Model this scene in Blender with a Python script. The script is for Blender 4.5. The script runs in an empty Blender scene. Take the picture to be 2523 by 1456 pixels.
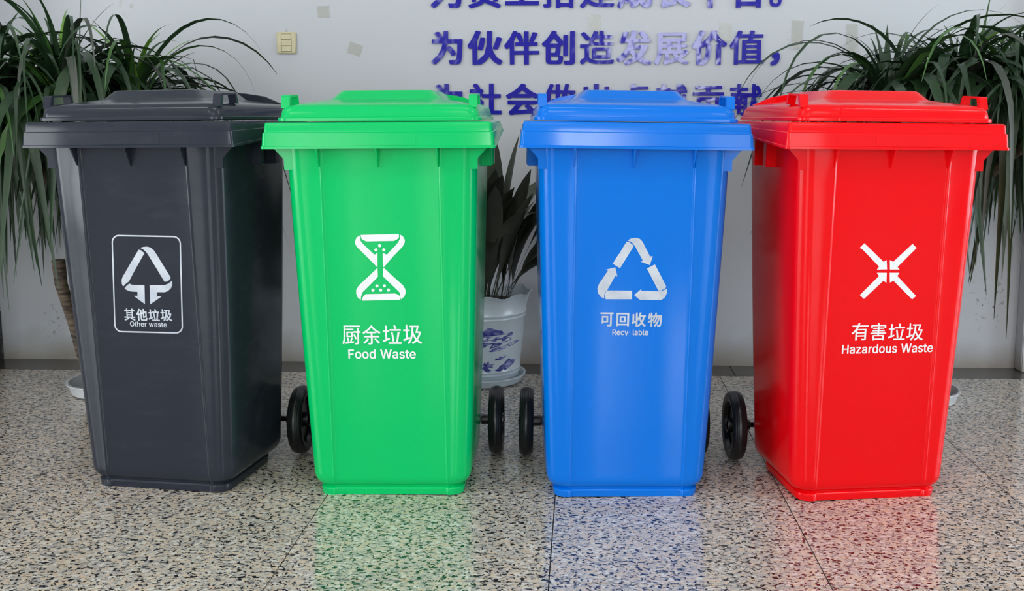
import bpy, bmesh, math, random
from mathutils import Vector, Matrix

# ---------------------------------------------------------------- camera, world, light, exposure
SC = bpy.context.scene
COL = SC.collection
PI = math.pi
EXPO = -0.45
WINP = (150, 150, 120)            # watts of daylight through each opening
PANP = 15                         # watts of each added ceiling fill panel
SIDEP = (200, 200)                # watts through the added right and left glazed doors
SPEC = 0.28
WALLC = (0.54, 0.56, 0.585, 1)
PC = [(0, 192, 102), (0, 113, 218), (236, 4, 14), (42, 46, 56)]    # bin colours, sRGB
GR = [(.62, .50, .38, 1), (.54, .49, .42, 1), (.44, .41, .38, 1), (.68, .65, .59, 1), (.31, .30, .29, 1)]
TH = -0.0323                      # the room stands turned by this angle to the camera


def room(x, y, z=0.0):
    c, s = math.cos(TH), math.sin(TH)
    return Vector((x * c - y * s, x * s + y * c, z))


cam_data = bpy.data.cameras.new('camera')
cam = bpy.data.objects.new('camera', cam_data)
COL.objects.link(cam)
cam.location = (0, 0, 0.99627)
cam.rotation_mode = 'XYZ'
cam.matrix_world = (Matrix.Translation((0, 0, 0.99627)) @ Matrix.Rotation(PI / 2 - 0.13358, 4, 'X')
                    @ Matrix.Rotation(0.00171, 4, 'Z'))
cam_data.sensor_width = 36
cam_data.lens = 2487.7 / 2523 * 36
cam_data.shift_x = -92.86 / 2523
cam_data.shift_y = -104.94 / 2523
cam_data.clip_start = 0.02
SC.camera = cam

SC.view_settings.view_transform = 'Standard'
SC.view_settings.look = 'None'
SC.view_settings.gamma = 1
SC.view_settings.use_curve_mapping = False
SC.view_settings.exposure = EXPO

world = bpy.data.worlds.new('world')
SC.world = world
world.use_nodes = True
wb = world.node_tree.nodes['Background']
wb.inputs[0].default_value = (0.80, 0.90, 1.0, 1)
wb.inputs[1].default_value = 1.0


def area(name, loc, rot, sx, sy, power, color=(1, 1, 1)):
    l = bpy.data.lights.new(name, 'AREA')
    l.shape = 'RECTANGLE'
    l.size, l.size_y, l.energy, l.color = sx, sy, power, color
    o = bpy.data.objects.new(name, l)
    COL.objects.link(o)
    o.location = room(*loc)
    o.rotation_euler = (rot[0], rot[1], rot[2] + TH)
    return o


# daylight through the glazed openings behind the camera, and fill from added, unseen ceiling panels
YB = -5.0                         # the wall behind the camera
HC = 3.3                          # ceiling height
OPEN = [(-4.3, -1.9, 0.15, 2.6), (0.42, 1.60, 1.40, 3.10), (2.7, 4.7, 0.15, 2.6)]
for k, (x0, x1, z0, z1) in enumerate(OPEN):
    area('daylight', ((x0 + x1) / 2, YB - 0.14, (z0 + z1) / 2), (PI / 2, 0, 0), x1 - x0, z1 - z0,
         WINP[k], (0.93, 0.97, 1.0))
SIDE = [(1, .9, 3.5, .02, 2.35), (-1, -1.2, 1.6, .02, 2.35)]   # unseen glazed side doors, added to brighten the lower wall's ends
for sg, y0, y1, z0, z1 in SIDE:
    area('daylight', (sg * 5.34, (y0 + y1) / 2, (z0 + z1) / 2), (PI / 2, 0, sg * PI / 2), y1 - y0, z1 - z0,
         SIDEP[0 if sg > 0 else 1], (0.78, 0.89, 1.0) if sg > 0 else (0.9, 0.95, 1.0))
PANELS = [(-2.6, 1.3), (0.0, 1.3), (2.6, 1.3), (-2.6, -1.8), (0.0, -1.8), (2.6, -1.8)]
for x, y in PANELS:
    area('ceiling_fill', (x, y, HC - 0.09), (0, 0, 0), 1.15, 0.28, PANP, (1.0, 0.97, 0.93))

rnd = random.Random(7)


# ---------------------------------------------------------------- materials
def S(r, g, b):
    f = lambda v: (v / 255 / 12.92) if v / 255 <= .04045 else ((v / 255 + .055) / 1.055) ** 2.4
    return (f(r), f(g), f(b), 1)


def mat(name, color, rough=0.5, metallic=0.0, **kw):
    m = bpy.data.materials.new(name)
    m.use_nodes = True
    b = m.node_tree.nodes['Principled BSDF']
    b.inputs['Base Color'].default_value = color
    b.inputs['Roughness'].default_value = rough
    b.inputs['Metallic'].default_value = metallic
    for k, v in kw.items():
        b.inputs[k.replace('_', ' ')].default_value = v
    return m


def nodes(m):
    nt = m.node_tree
    return nt, nt.nodes['Principled BSDF'], nt.links


def noise_bump(m, scale, strength, dist=0.002, detail=2.0, coord='Object'):
    nt, b, L = nodes(m)
    tc = nt.nodes.new('ShaderNodeTexCoord')
    n = nt.nodes.new('ShaderNodeTexNoise')
    n.inputs['Scale'].default_value = scale
    n.inputs['Detail'].default_value = detail
    bp = nt.nodes.new('ShaderNodeBump')
    bp.inputs['Strength'].default_value = strength
    bp.inputs['Distance'].default_value = dist
    L.new(tc.outputs[coord], n.inputs['Vector'])
    L.new(n.outputs['Fac'], bp.inputs['Height'])
    L.new(bp.outputs['Normal'], b.inputs['Normal'])
    return tc, n


def mix_noise(m, c1, c2, scale, lo=0.35, hi=0.65, detail=4.0, stretch=(1, 1, 1)):
    nt, b, L = nodes(m)
    tc = nt.nodes.new('ShaderNodeTexCoord')
    mp = nt.nodes.new('ShaderNodeMapping')
    mp.inputs['Scale'].default_value = stretch
    n = nt.nodes.new('ShaderNodeTexNoise')
    n.inputs['Scale'].default_value = scale
    n.inputs['Detail'].default_value = detail
    r = nt.nodes.new('ShaderNodeMapRange')
    r.inputs['From Min'].default_value = lo
    r.inputs['From Max'].default_value = hi
    mx = nt.nodes.new('ShaderNodeMix')
    mx.data_type = 'RGBA'
    mx.inputs['A'].default_value = c1
    mx.inputs['B'].default_value = c2
    L.new(tc.outputs['Object'], mp.inputs['Vector'])
    L.new(mp.outputs['Vector'], n.inputs['Vector'])
    L.new(n.outputs['Fac'], r.inputs['Value'])
    L.new(r.outputs['Result'], mx.inputs['Factor'])
    L.new(mx.outputs['Result'], b.inputs['Base Color'])
    return mx


def plastic(name, col, rough, scuff=0.0):
    m = mat(name, col, rough)
    nt, b, L = nodes(m)
    b.inputs['IOR'].default_value = 1.5
    b.inputs['Specular IOR Level'].default_value = SPEC
    noise_bump(m, 5.0, 0.12, 0.003, 0.0)
    # scuffs: fine pale streaks
    tc = nt.nodes.new('ShaderNodeTexCoord')
    mp = nt.nodes.new('ShaderNodeMapping')
    mp.inputs['Scale'].default_value = (1.0, 1.0, 3.0)
    n = nt.nodes.new('ShaderNodeTexNoise')
    n.inputs['Scale'].default_value = 9
    n.inputs['Detail'].default_value = 8
    n.inputs['Roughness'].default_value = .7
    r = nt.nodes.new('ShaderNodeMapRange')
    r.inputs['From Min'].default_value = .52
    r.inputs['From Max'].default_value = .78
    r.inputs['To Max'].default_value = scuff
    mx = nt.nodes.new('ShaderNodeMix')
    mx.data_type = 'RGBA'
    mx.inputs['A'].default_value = col
    mx.inputs['B'].default_value = (min(1, col[0] * 1.3 + .06), min(1, col[1] * 1.3 + .07), min(1, col[2] * 1.3 + .08), 1)
    rr = nt.nodes.new('ShaderNodeMapRange')
    rr.inputs['To Min'].default_value = rough
    rr.inputs['To Max'].default_value = rough + .06
    L.new(tc.outputs['Object'], mp.inputs['Vector'])
    L.new(mp.outputs['Vector'], n.inputs['Vector'])
    L.new(n.outputs['Fac'], r.inputs['Value'])
    L.new(r.outputs['Result'], mx.inputs['Factor'])
    L.new(mx.outputs['Result'], b.inputs['Base Color'])
    L.new(n.outputs['Fac'], rr.inputs['Value'])
    L.new(rr.outputs['Result'], b.inputs['Roughness'])
    return m


def granite_material():
    m = mat('polished_pink_granite', S(170, 155, 142), 0.10)
    nt, b, L = nodes(m)
    N = nt.nodes.new
    geo = N('ShaderNodeNewGeometry')
    mp = N('ShaderNodeMapping')
    mp.inputs['Rotation'].default_value = (0, 0, 0.25)
    mp.inputs['Scale'].default_value = (0.78, 1.05, 1)
    L.new(geo.outputs['Position'], mp.inputs['Vector'])
    # warp
    wn = N('ShaderNodeTexNoise'); wn.inputs['Scale'].default_value = 70
    L.new(mp.outputs['Vector'], wn.inputs['Vector'])
    wm = N('ShaderNodeVectorMath'); wm.operation = 'MULTIPLY_ADD'
    wm.inputs[1].default_value = (.010, .010, 0)
    L.new(wn.outputs['Color'], wm.inputs[0])
    L.new(mp.outputs['Vector'], wm.inputs[2])
    # feldspar crystals
    v = N('ShaderNodeTexVoronoi'); v.inputs['Scale'].default_value = 135
    L.new(wm.outputs['Vector'], v.inputs['Vector'])
    sep = N('ShaderNodeSeparateColor')
    L.new(v.outputs['Color'], sep.inputs['Color'])
    ramp = N('ShaderNodeValToRGB')
    ramp.color_ramp.interpolation = 'CONSTANT'
    cols = [(0.0, GR[0]), (.30, GR[1]), (.55, GR[2]), (.78, GR[3]), (.92, GR[4])]
    el = ramp.color_ramp.elements
    el[0].position, el[0].color = cols[0]
    el[1].position, el[1].color = cols[1]
    for p_, c_ in cols[2:]:
        e = el.new(p_); e.color = c_
    L.new(sep.outputs['Red'], ramp.inputs['Fac'])
    # black mica in small connected flakes
    n1 = N('ShaderNodeTexNoise'); n1.inputs['Scale'].default_value = 105
    n1.inputs['Detail'].default_value = 2.5; n1.inputs['Roughness'].default_value = .6
    n1.inputs['Distortion'].default_value = .8
    L.new(mp.outputs['Vector'], n1.inputs['Vector'])
    r1 = N('ShaderNodeMapRange')
    r1.inputs['From Min'].default_value = .550
    r1.inputs['From Max'].default_value = .582
    L.new(n1.outputs['Fac'], r1.inputs['Value'])
    mx = N('ShaderNodeMix'); mx.data_type = 'RGBA'
    L.new(r1.outputs['Result'], mx.inputs['Factor'])
    L.new(ramp.outputs['Color'], mx.inputs['A'])
    mx.inputs['B'].default_value = S(34, 35, 40)
    # broad tone drift
    n2 = N('ShaderNodeTexNoise'); n2.inputs['Scale'].default_value = 3.5; n2.inputs['Detail'].default_value = 3
    L.new(geo.outputs['Position'], n2.inputs['Vector'])
    r2 = N('ShaderNodeMapRange'); r2.inputs['To Min'].default_value = .86; r2.inputs['To Max'].default_value = 1.12
    L.new(n2.outputs['Fac'], r2.inputs['Value'])
    sc = N('ShaderNodeVectorMath'); sc.operation = 'SCALE'
    L.new(mx.outputs['Result'], sc.inputs[0]); L.new(r2.outputs['Result'], sc.inputs['Scale'])
    L.new(sc.outputs['Vector'], b.inputs['Base Color'])
    r3 = N('ShaderNodeMapRange'); r3.inputs['To Min'].default_value = .07; r3.inputs['To Max'].default_value = .17
    L.new(n2.outputs['Fac'], r3.inputs['Value'])
    L.new(r3.outputs['Result'], b.inputs['Roughness'])
    b.inputs['IOR'].default_value = 1.62
    return m


YW_ = 4.018


def wall_material():
    m = mat('painted_plaster', S(196, 200, 206), 0.45)
    nt, b, L = nodes(m)
    N = nt.nodes.new
    tc = N('ShaderNodeTexCoord')
    sep = N('ShaderNodeSeparateXYZ')
    L.new(tc.outputs['Object'], sep.inputs['Vector'])
    # grime band just above the floor, ragged by noise
    n = N('ShaderNodeTexNoise'); n.inputs['Scale'].default_value = 6; n.inputs['Detail'].default_value = 6
    L.new(tc.outputs['Object'], n.inputs['Vector'])
    ad = N('ShaderNodeMath'); ad.operation = 'MULTIPLY_ADD'
    ad.inputs[1].default_value = -.16
    L.new(n.outputs['Fac'], ad.inputs[0]); L.new(sep.outputs['Z'], ad.inputs[2])
    r = N('ShaderNodeMapRange'); r.inputs['From Min'].default_value = .05; r.inputs['From Max'].default_value = -.08
    r.inputs['To Max'].default_value = .75
    L.new(ad.outputs[0], r.inputs['Value'])
    m1 = N('ShaderNodeMix'); m1.data_type = 'RGBA'
    m1.inputs['A'].default_value = WALLC; m1.inputs['B'].default_value = S(140, 128, 108)
    L.new(r.outputs['Result'], m1.inputs['Factor'])
    # small brown specks
    n3 = N('ShaderNodeTexNoise'); n3.inputs['Scale'].default_value = 55; n3.inputs['Detail'].default_value = 1
    L.new(tc.outputs['Object'], n3.inputs['Vector'])
    n4 = N('ShaderNodeTexNoise'); n4.inputs['Scale'].default_value = 2.2
    L.new(tc.outputs['Object'], n4.inputs['Vector'])
    ml = N('ShaderNodeMath'); ml.operation = 'MULTIPLY'
    L.new(n3.outputs['Fac'], ml.inputs[0]); L.new(n4.outputs['Fac'], ml.inputs[1])
    r4 = N('ShaderNodeMapRange'); r4.inputs['From Min'].default_value = .455; r4.inputs['From Max'].default_value = .50
    r4.inputs['To Max'].default_value = .5
    L.new(ml.outputs[0], r4.inputs['Value'])
    m2 = N('ShaderNodeMix'); m2.data_type = 'RGBA'
    m2.inputs['B'].default_value = S(120, 105, 90)
    L.new(r4.outputs['Result'], m2.inputs['Factor']); L.new(m1.outputs['Result'], m2.inputs['A'])
    # an old water stain, and a patch of scuffs by the pilaster
    last = m2.outputs['Result']
    for (cx, cz, sx, sz, sc_, lo, col, amt) in ((-1.80, 1.43, .035, .05, 30, .50, S(166, 160, 148), .8), (1.62, .27, .10, .14, 60, .60, S(105, 98, 95), .85),
                                               (-2.17, .16, .06, .10, 60, .60, S(110, 108, 100), .7), (-1.17, 1.33, .012, .02, 30, .4, S(140, 120, 100), .3)):
        va = N('ShaderNodeVectorMath'); va.operation = 'SUBTRACT'; va.inputs[1].default_value = (cx, YW_, cz)
        L.new(tc.outputs['Object'], va.inputs[0])
        vs = N('ShaderNodeVectorMath'); vs.operation = 'MULTIPLY'; vs.inputs[1].default_value = (1 / sx, 1, 1 / sz)
        L.new(va.outputs['Vector'], vs.inputs[0])
        vl = N('ShaderNodeVectorMath'); vl.operation = 'LENGTH'
        L.new(vs.outputs['Vector'], vl.inputs[0])
        mk = N('ShaderNodeMapRange'); mk.inputs['From Min'].default_value = 1.0; mk.inputs['From Max'].default_value = .3
        L.new(vl.outputs['Value'], mk.inputs['Value'])
        nz = N('ShaderNodeTexNoise'); nz.inputs['Scale'].default_value = sc_; nz.inputs['Detail'].default_value = 3
        L.new(tc.outputs['Object'], nz.inputs['Vector'])
        rz_ = N('ShaderNodeMapRange'); rz_.inputs['From Min'].default_value = lo; rz_.inputs['From Max'].default_value = lo + .05
        rz_.inputs['To Max'].default_value = amt
        L.new(nz.outputs['Fac'], rz_.inputs['Value'])
        mm = N('ShaderNodeMath'); mm.operation = 'MULTIPLY'
        L.new(mk.outputs['Result'], mm.inputs[0]); L.new(rz_.outputs['Result'], mm.inputs[1])
        mq = N('ShaderNodeMix'); mq.data_type = 'RGBA'; mq.inputs['B'].default_value = col
        L.new(mm.outputs[0], mq.inputs['Factor']); L.new(last, mq.inputs['A'])
        last = mq.outputs['Result']
    L.new(last, b.inputs['Base Color'])
    bp = N('ShaderNodeBump'); bp.inputs['Strength'].default_value = .12; bp.inputs['Distance'].default_value = .003
    L.new(n.outputs['Fac'], bp.inputs['Height']); L.new(bp.outputs['Normal'], b.inputs['Normal'])
    return m


M = {}
M['green'] = plastic('green_plastic', S(*PC[0]), .14, .0)
M['blue'] = plastic('blue_plastic', S(*PC[1]), .11, .0)
M['red'] = plastic('red_plastic', S(*PC[2]), .13, .0)
M['dark'] = plastic('charcoal_plastic', S(*PC[3]), .13, .16)
M['print'] = mat('white_screen_print', S(238, 240, 242), .35)
M['print_grey'] = mat('light_grey_screen_print', S(205, 212, 220), .35)
mix_noise(M['print_grey'], S(205, 212, 220), S(185, 194, 206), 30)
M['rubber'] = mat('black_rubber', S(26, 26, 28), .32)
noise_bump(M['rubber'], 60, .2, .001)
M['hub'] = mat('black_hub_plastic', S(22, 22, 25), .25)
noise_bump(M['hub'], 20, .1, .001)
M['steel'] = mat('dark_oiled_steel', S(70, 60, 58), .25, .9)
noise_bump(M['steel'], 40, .2, .001)
M['granite'] = granite_material()
M['wall'] = wall_material()
M['border'] = mat('dark_polished_border_granite', S(66, 64, 62), .12)
mix_noise(M['border'], S(58, 56, 55), S(80, 77, 74), 60)
M['grout'] = mat('dark_floor_joint', S(52, 48, 45), .8)
mix_noise(M['grout'], S(48, 45, 42), S(66, 60, 56), 20)
M['ceiling'] = mat('white_ceiling_paint', S(225, 225, 222), .8)
mix_noise(M['ceiling'], S(222, 222, 220), S(232, 232, 230), 3)
M['stone'] = mat('black_flecked_stone', S(40, 42, 46), .2)
mix_noise(M['stone'], S(28, 29, 33), S(96, 98, 104), 90, .5, .7)
M['grey_panel'] = mat('cloudy_grey_marble', S(120, 116, 110), .25)
mix_noise(M['grey_panel'], S(70, 67, 64), S(140, 137, 132), 7, .3, .7)
M['letter'] = mat('glossy_blue_acrylic', S(34, 30, 158), .10)
noise_bump(M['letter'], 22, .35, .004, 1.0, 'Object')
M['letter'].node_tree.nodes['Principled BSDF'].inputs['Specular IOR Level'].default_value = .36
M['ivory'] = mat('yellowed_ivory_plastic', S(205, 196, 158), .3)
mix_noise(M['ivory'], S(206, 197, 160), S(196, 186, 148), 25)
M['gap'] = mat('dark_gap', S(60, 55, 40), .7)
mix_noise(M['gap'], S(60, 55, 40), S(72, 66, 50), 25)
M['pot'] = mat('white_glazed_plastic', S(196, 208, 214), .2)
mix_noise(M['pot'], S(198, 209, 215), S(188, 200, 207), 6)
M['dish'] = mat('white_plastic_dish', S(205, 208, 210), .3)
mix_noise(M['dish'], S(206, 209, 211), S(190, 193, 195), 14)
M['soil'] = mat('dark_potting_soil', S(52, 42, 34), .9)
mix_noise(M['soil'], S(34, 27, 22), S(84, 70, 56), 60)
M['inkblue'] = mat('cobalt_pot_painting', S(66, 70, 150), .25)
mix_noise(M['inkblue'], S(48, 50, 128), S(150, 160, 205), 45, .4, .75, 5, (1, 1, 2.5))
M['trunk'] = mat('grey_brown_cane_bark', S(84, 72, 60), .8)
mix_noise(M['trunk'], S(48, 42, 36), S(112, 96, 78), 22, .35, .65, 5, (1, 1, 4))
noise_bump(M['trunk'], 40, .6, .004)


def leaf_mat(name, c1, c2, rough=.38, scale=9):
    m = mat(name, c1, rough)
    mix_noise(m, c1, c2, scale, .3, .7, 3, (1, 1, 1))
    b = m.node_tree.nodes['Principled BSDF']
    b.inputs['Transmission Weight'].default_value = 0
    return m


LEAF = [leaf_mat('dark_green_leaf', S(28, 54, 30), S(46, 72, 42)),
        leaf_mat('mid_green_leaf', S(48, 86, 34), S(68, 108, 46)),
        leaf_mat('fresh_green_leaf', S(88, 134, 40), S(112, 156, 58)),
        leaf_mat('dull_grey_green_leaf', S(78, 82, 74), S(60, 68, 58), .5)]
BROAD = [leaf_mat('deep_olive_broad_leaf', S(38, 42, 34), S(56, 60, 48), .35),
         leaf_mat('pale_olive_broad_leaf', S(84, 88, 74), S(66, 70, 58), .4)]


def tape_material():
    m = mat('crinkled_clear_tape', S(222, 222, 212), .12)
    nt, b, L = nodes(m)
    b.inputs['Alpha'].default_value = .42
    noise_bump(m, 90, .9, .004, 2)
    return m


M['tape'] = tape_material()
M['old_tape'] = mat('old_yellowed_tape', S(196, 196, 182), .3)
M['old_tape'].node_tree.nodes['Principled BSDF'].inputs['Alpha'].default_value = .45
noise_bump(M['old_tape'], 70, .4, .002)
M['glass'] = mat('window_glass', (1, 1, 1, 1), .0)
M['glass'].node_tree.nodes['Principled BSDF'].inputs['Transmission Weight'].default_value = 1
M['glass'].node_tree.nodes['Principled BSDF'].inputs['Alpha'].default_value = .15
M['frame'] = mat('grey_aluminium_frame', S(150, 152, 155), .35, .6)
M['lamp'] = mat('lit_diffuser', S(250, 250, 245), .5)
M['lamp'].node_tree.nodes['Principled BSDF'].inputs['Emission Color'].default_value = (1, .98, .95, 1)
M['lamp'].node_tree.nodes['Principled BSDF'].inputs['Emission Strength'].default_value = 3.0


# ---------------------------------------------------------------- helpers
def link(name, me, m=None, parent=None, loc=None, rot=None):
    o = bpy.data.objects.new(name, me)
    COL.objects.link(o)
    if m is not None:
        me.materials.append(m)
    if parent is not None:
        o.parent = parent
    if loc is not None:
        o.location = loc
    if rot is not None:
        o.rotation_euler = rot
    return o


def mesh(name, verts, faces, smooth=None):
    me = bpy.data.meshes.new(name)
    me.from_pydata([tuple(v) for v in verts], [], faces)
    bm = bmesh.new(); bm.from_mesh(me)
    bmesh.ops.recalc_face_normals(bm, faces=bm.faces)
    bm.to_mesh(me); bm.free()
    if smooth is not None:
        me.shade_smooth()
        me.set_sharp_from_angle(angle=math.radians(smooth))
    return me


def box_mesh(name, x0, x1, y0, y1, z0, z1, bev=0.0, seg=1):
    bm = bmesh.new()
    bmesh.ops.create_cube(bm, size=1)
    for v in bm.verts:
        v.co = Vector(((x0 + x1) / 2 + v.co.x * (x1 - x0), (y0 + y1) / 2 + v.co.y * (y1 - y0),
                       (z0 + z1) / 2 + v.co.z * (z1 - z0)))
    if bev:
        bmesh.ops.bevel(bm, geom=bm.edges[:], offset=bev, segments=seg, affect='EDGES')
    me = bpy.data.meshes.new(name)
    bm.to_mesh(me); bm.free()
    if bev and seg > 1:
        me.shade_smooth(); me.set_sharp_from_angle(angle=math.radians(40))
    return me


def loft(rings, cap0=True, cap1=True, closed=False):
    n = len(rings[0]); V = []; F = []
    for r in rings:
        V += r
    k = len(rings)
    for i in range(k if closed else k - 1):
        j = (i + 1) % k
        for a in range(n):
            b = (a + 1) % n
            F.append((i * n + a, i * n + b, j * n + b, j * n + a))
    if not closed:
        if cap0: F.append(tuple(range(n)))
        if cap1: F.append(tuple((k - 1) * n + a for a in range(n)))
    return V, F


def lathe(name, prof, seg=32, axis='Z', center=(0, 0, 0), closed=False, smooth=35, wave=None):
    rings = []
    for (r, h) in prof:
        ring = []
        for a in range(seg):
            t = 2 * PI * a / seg
            rr, hh = r, h
            if wave: rr, hh = wave(r, h, t)
            p = (rr * math.cos(t), rr * math.sin(t), hh)
            if axis == 'X': p = (p[2], p[0], p[1])
            ring.append((p[0] + center[0], p[1] + center[1], p[2] + center[2]))
        rings.append(ring)
    V, F = loft(rings, not closed, not closed, closed)
    return mesh(name, V, F, smooth)


def tube(name, pts, radii, seg=8, smooth=60):
    rings = []
    for i, p in enumerate(pts):
        p = Vector(p)
        a = Vector(pts[max(0, i - 1)]); b = Vector(pts[min(len(pts) - 1, i + 1)])
        d = (b - a).normalized()
        u = d.cross(Vector((0.31, 0.2, 0.93))).normalized(); w = d.cross(u)
        r = radii[i] if isinstance(radii, (list, tuple)) else radii
        rings.append([tuple(p + r * (math.cos(2 * PI * k / seg) * u + math.sin(2 * PI * k / seg) * w)) for k in range(seg)])
    V, F = loft(rings)
    return mesh(name, V, F, smooth)


def tag(o, label=None, cat=None, group=None, kind=None):
    if label: o['label'] = label
    if cat: o['category'] = cat
    if group: o['group'] = group
    if kind: o['kind'] = kind
    return o


def empty(name, loc, rot=(0, 0, 0), label=None, cat=None, group=None):
    o = bpy.data.objects.new(name, None)
    COL.objects.link(o)
    o.empty_display_size = .05
    o.location = loc; o.rotation_euler = rot
    return tag(o, label, cat, group)


def filled(name, loops, extrude=0.0, bevel=0.0):
    """flat shape with holes from closed loops of (x, y); returns a mesh in the XY plane"""
    cu = bpy.data.curves.new(name, 'CURVE')
    cu.dimensions = '2D'; cu.fill_mode = 'BOTH'; cu.extrude = extrude
    for lp in loops:
        s = cu.splines.new('POLY')
        s.points.add(len(lp) - 1); s.use_cyclic_u = True
        for i, (x, y) in enumerate(lp):
            s.points[i].co = (x, y, 0, 1)
    o = bpy.data.objects.new(name, cu)
    COL.objects.link(o)
    dg = bpy.context.evaluated_depsgraph_get()
    me = bpy.data.meshes.new_from_object(o.evaluated_get(dg))
    me.name = name
    bpy.data.objects.remove(o); bpy.data.curves.remove(cu)
    return me


def pairs(l, s=1.0):
    return [(l[i] * s, l[i + 1] * s) for i in range(0, len(l), 2)]


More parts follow.
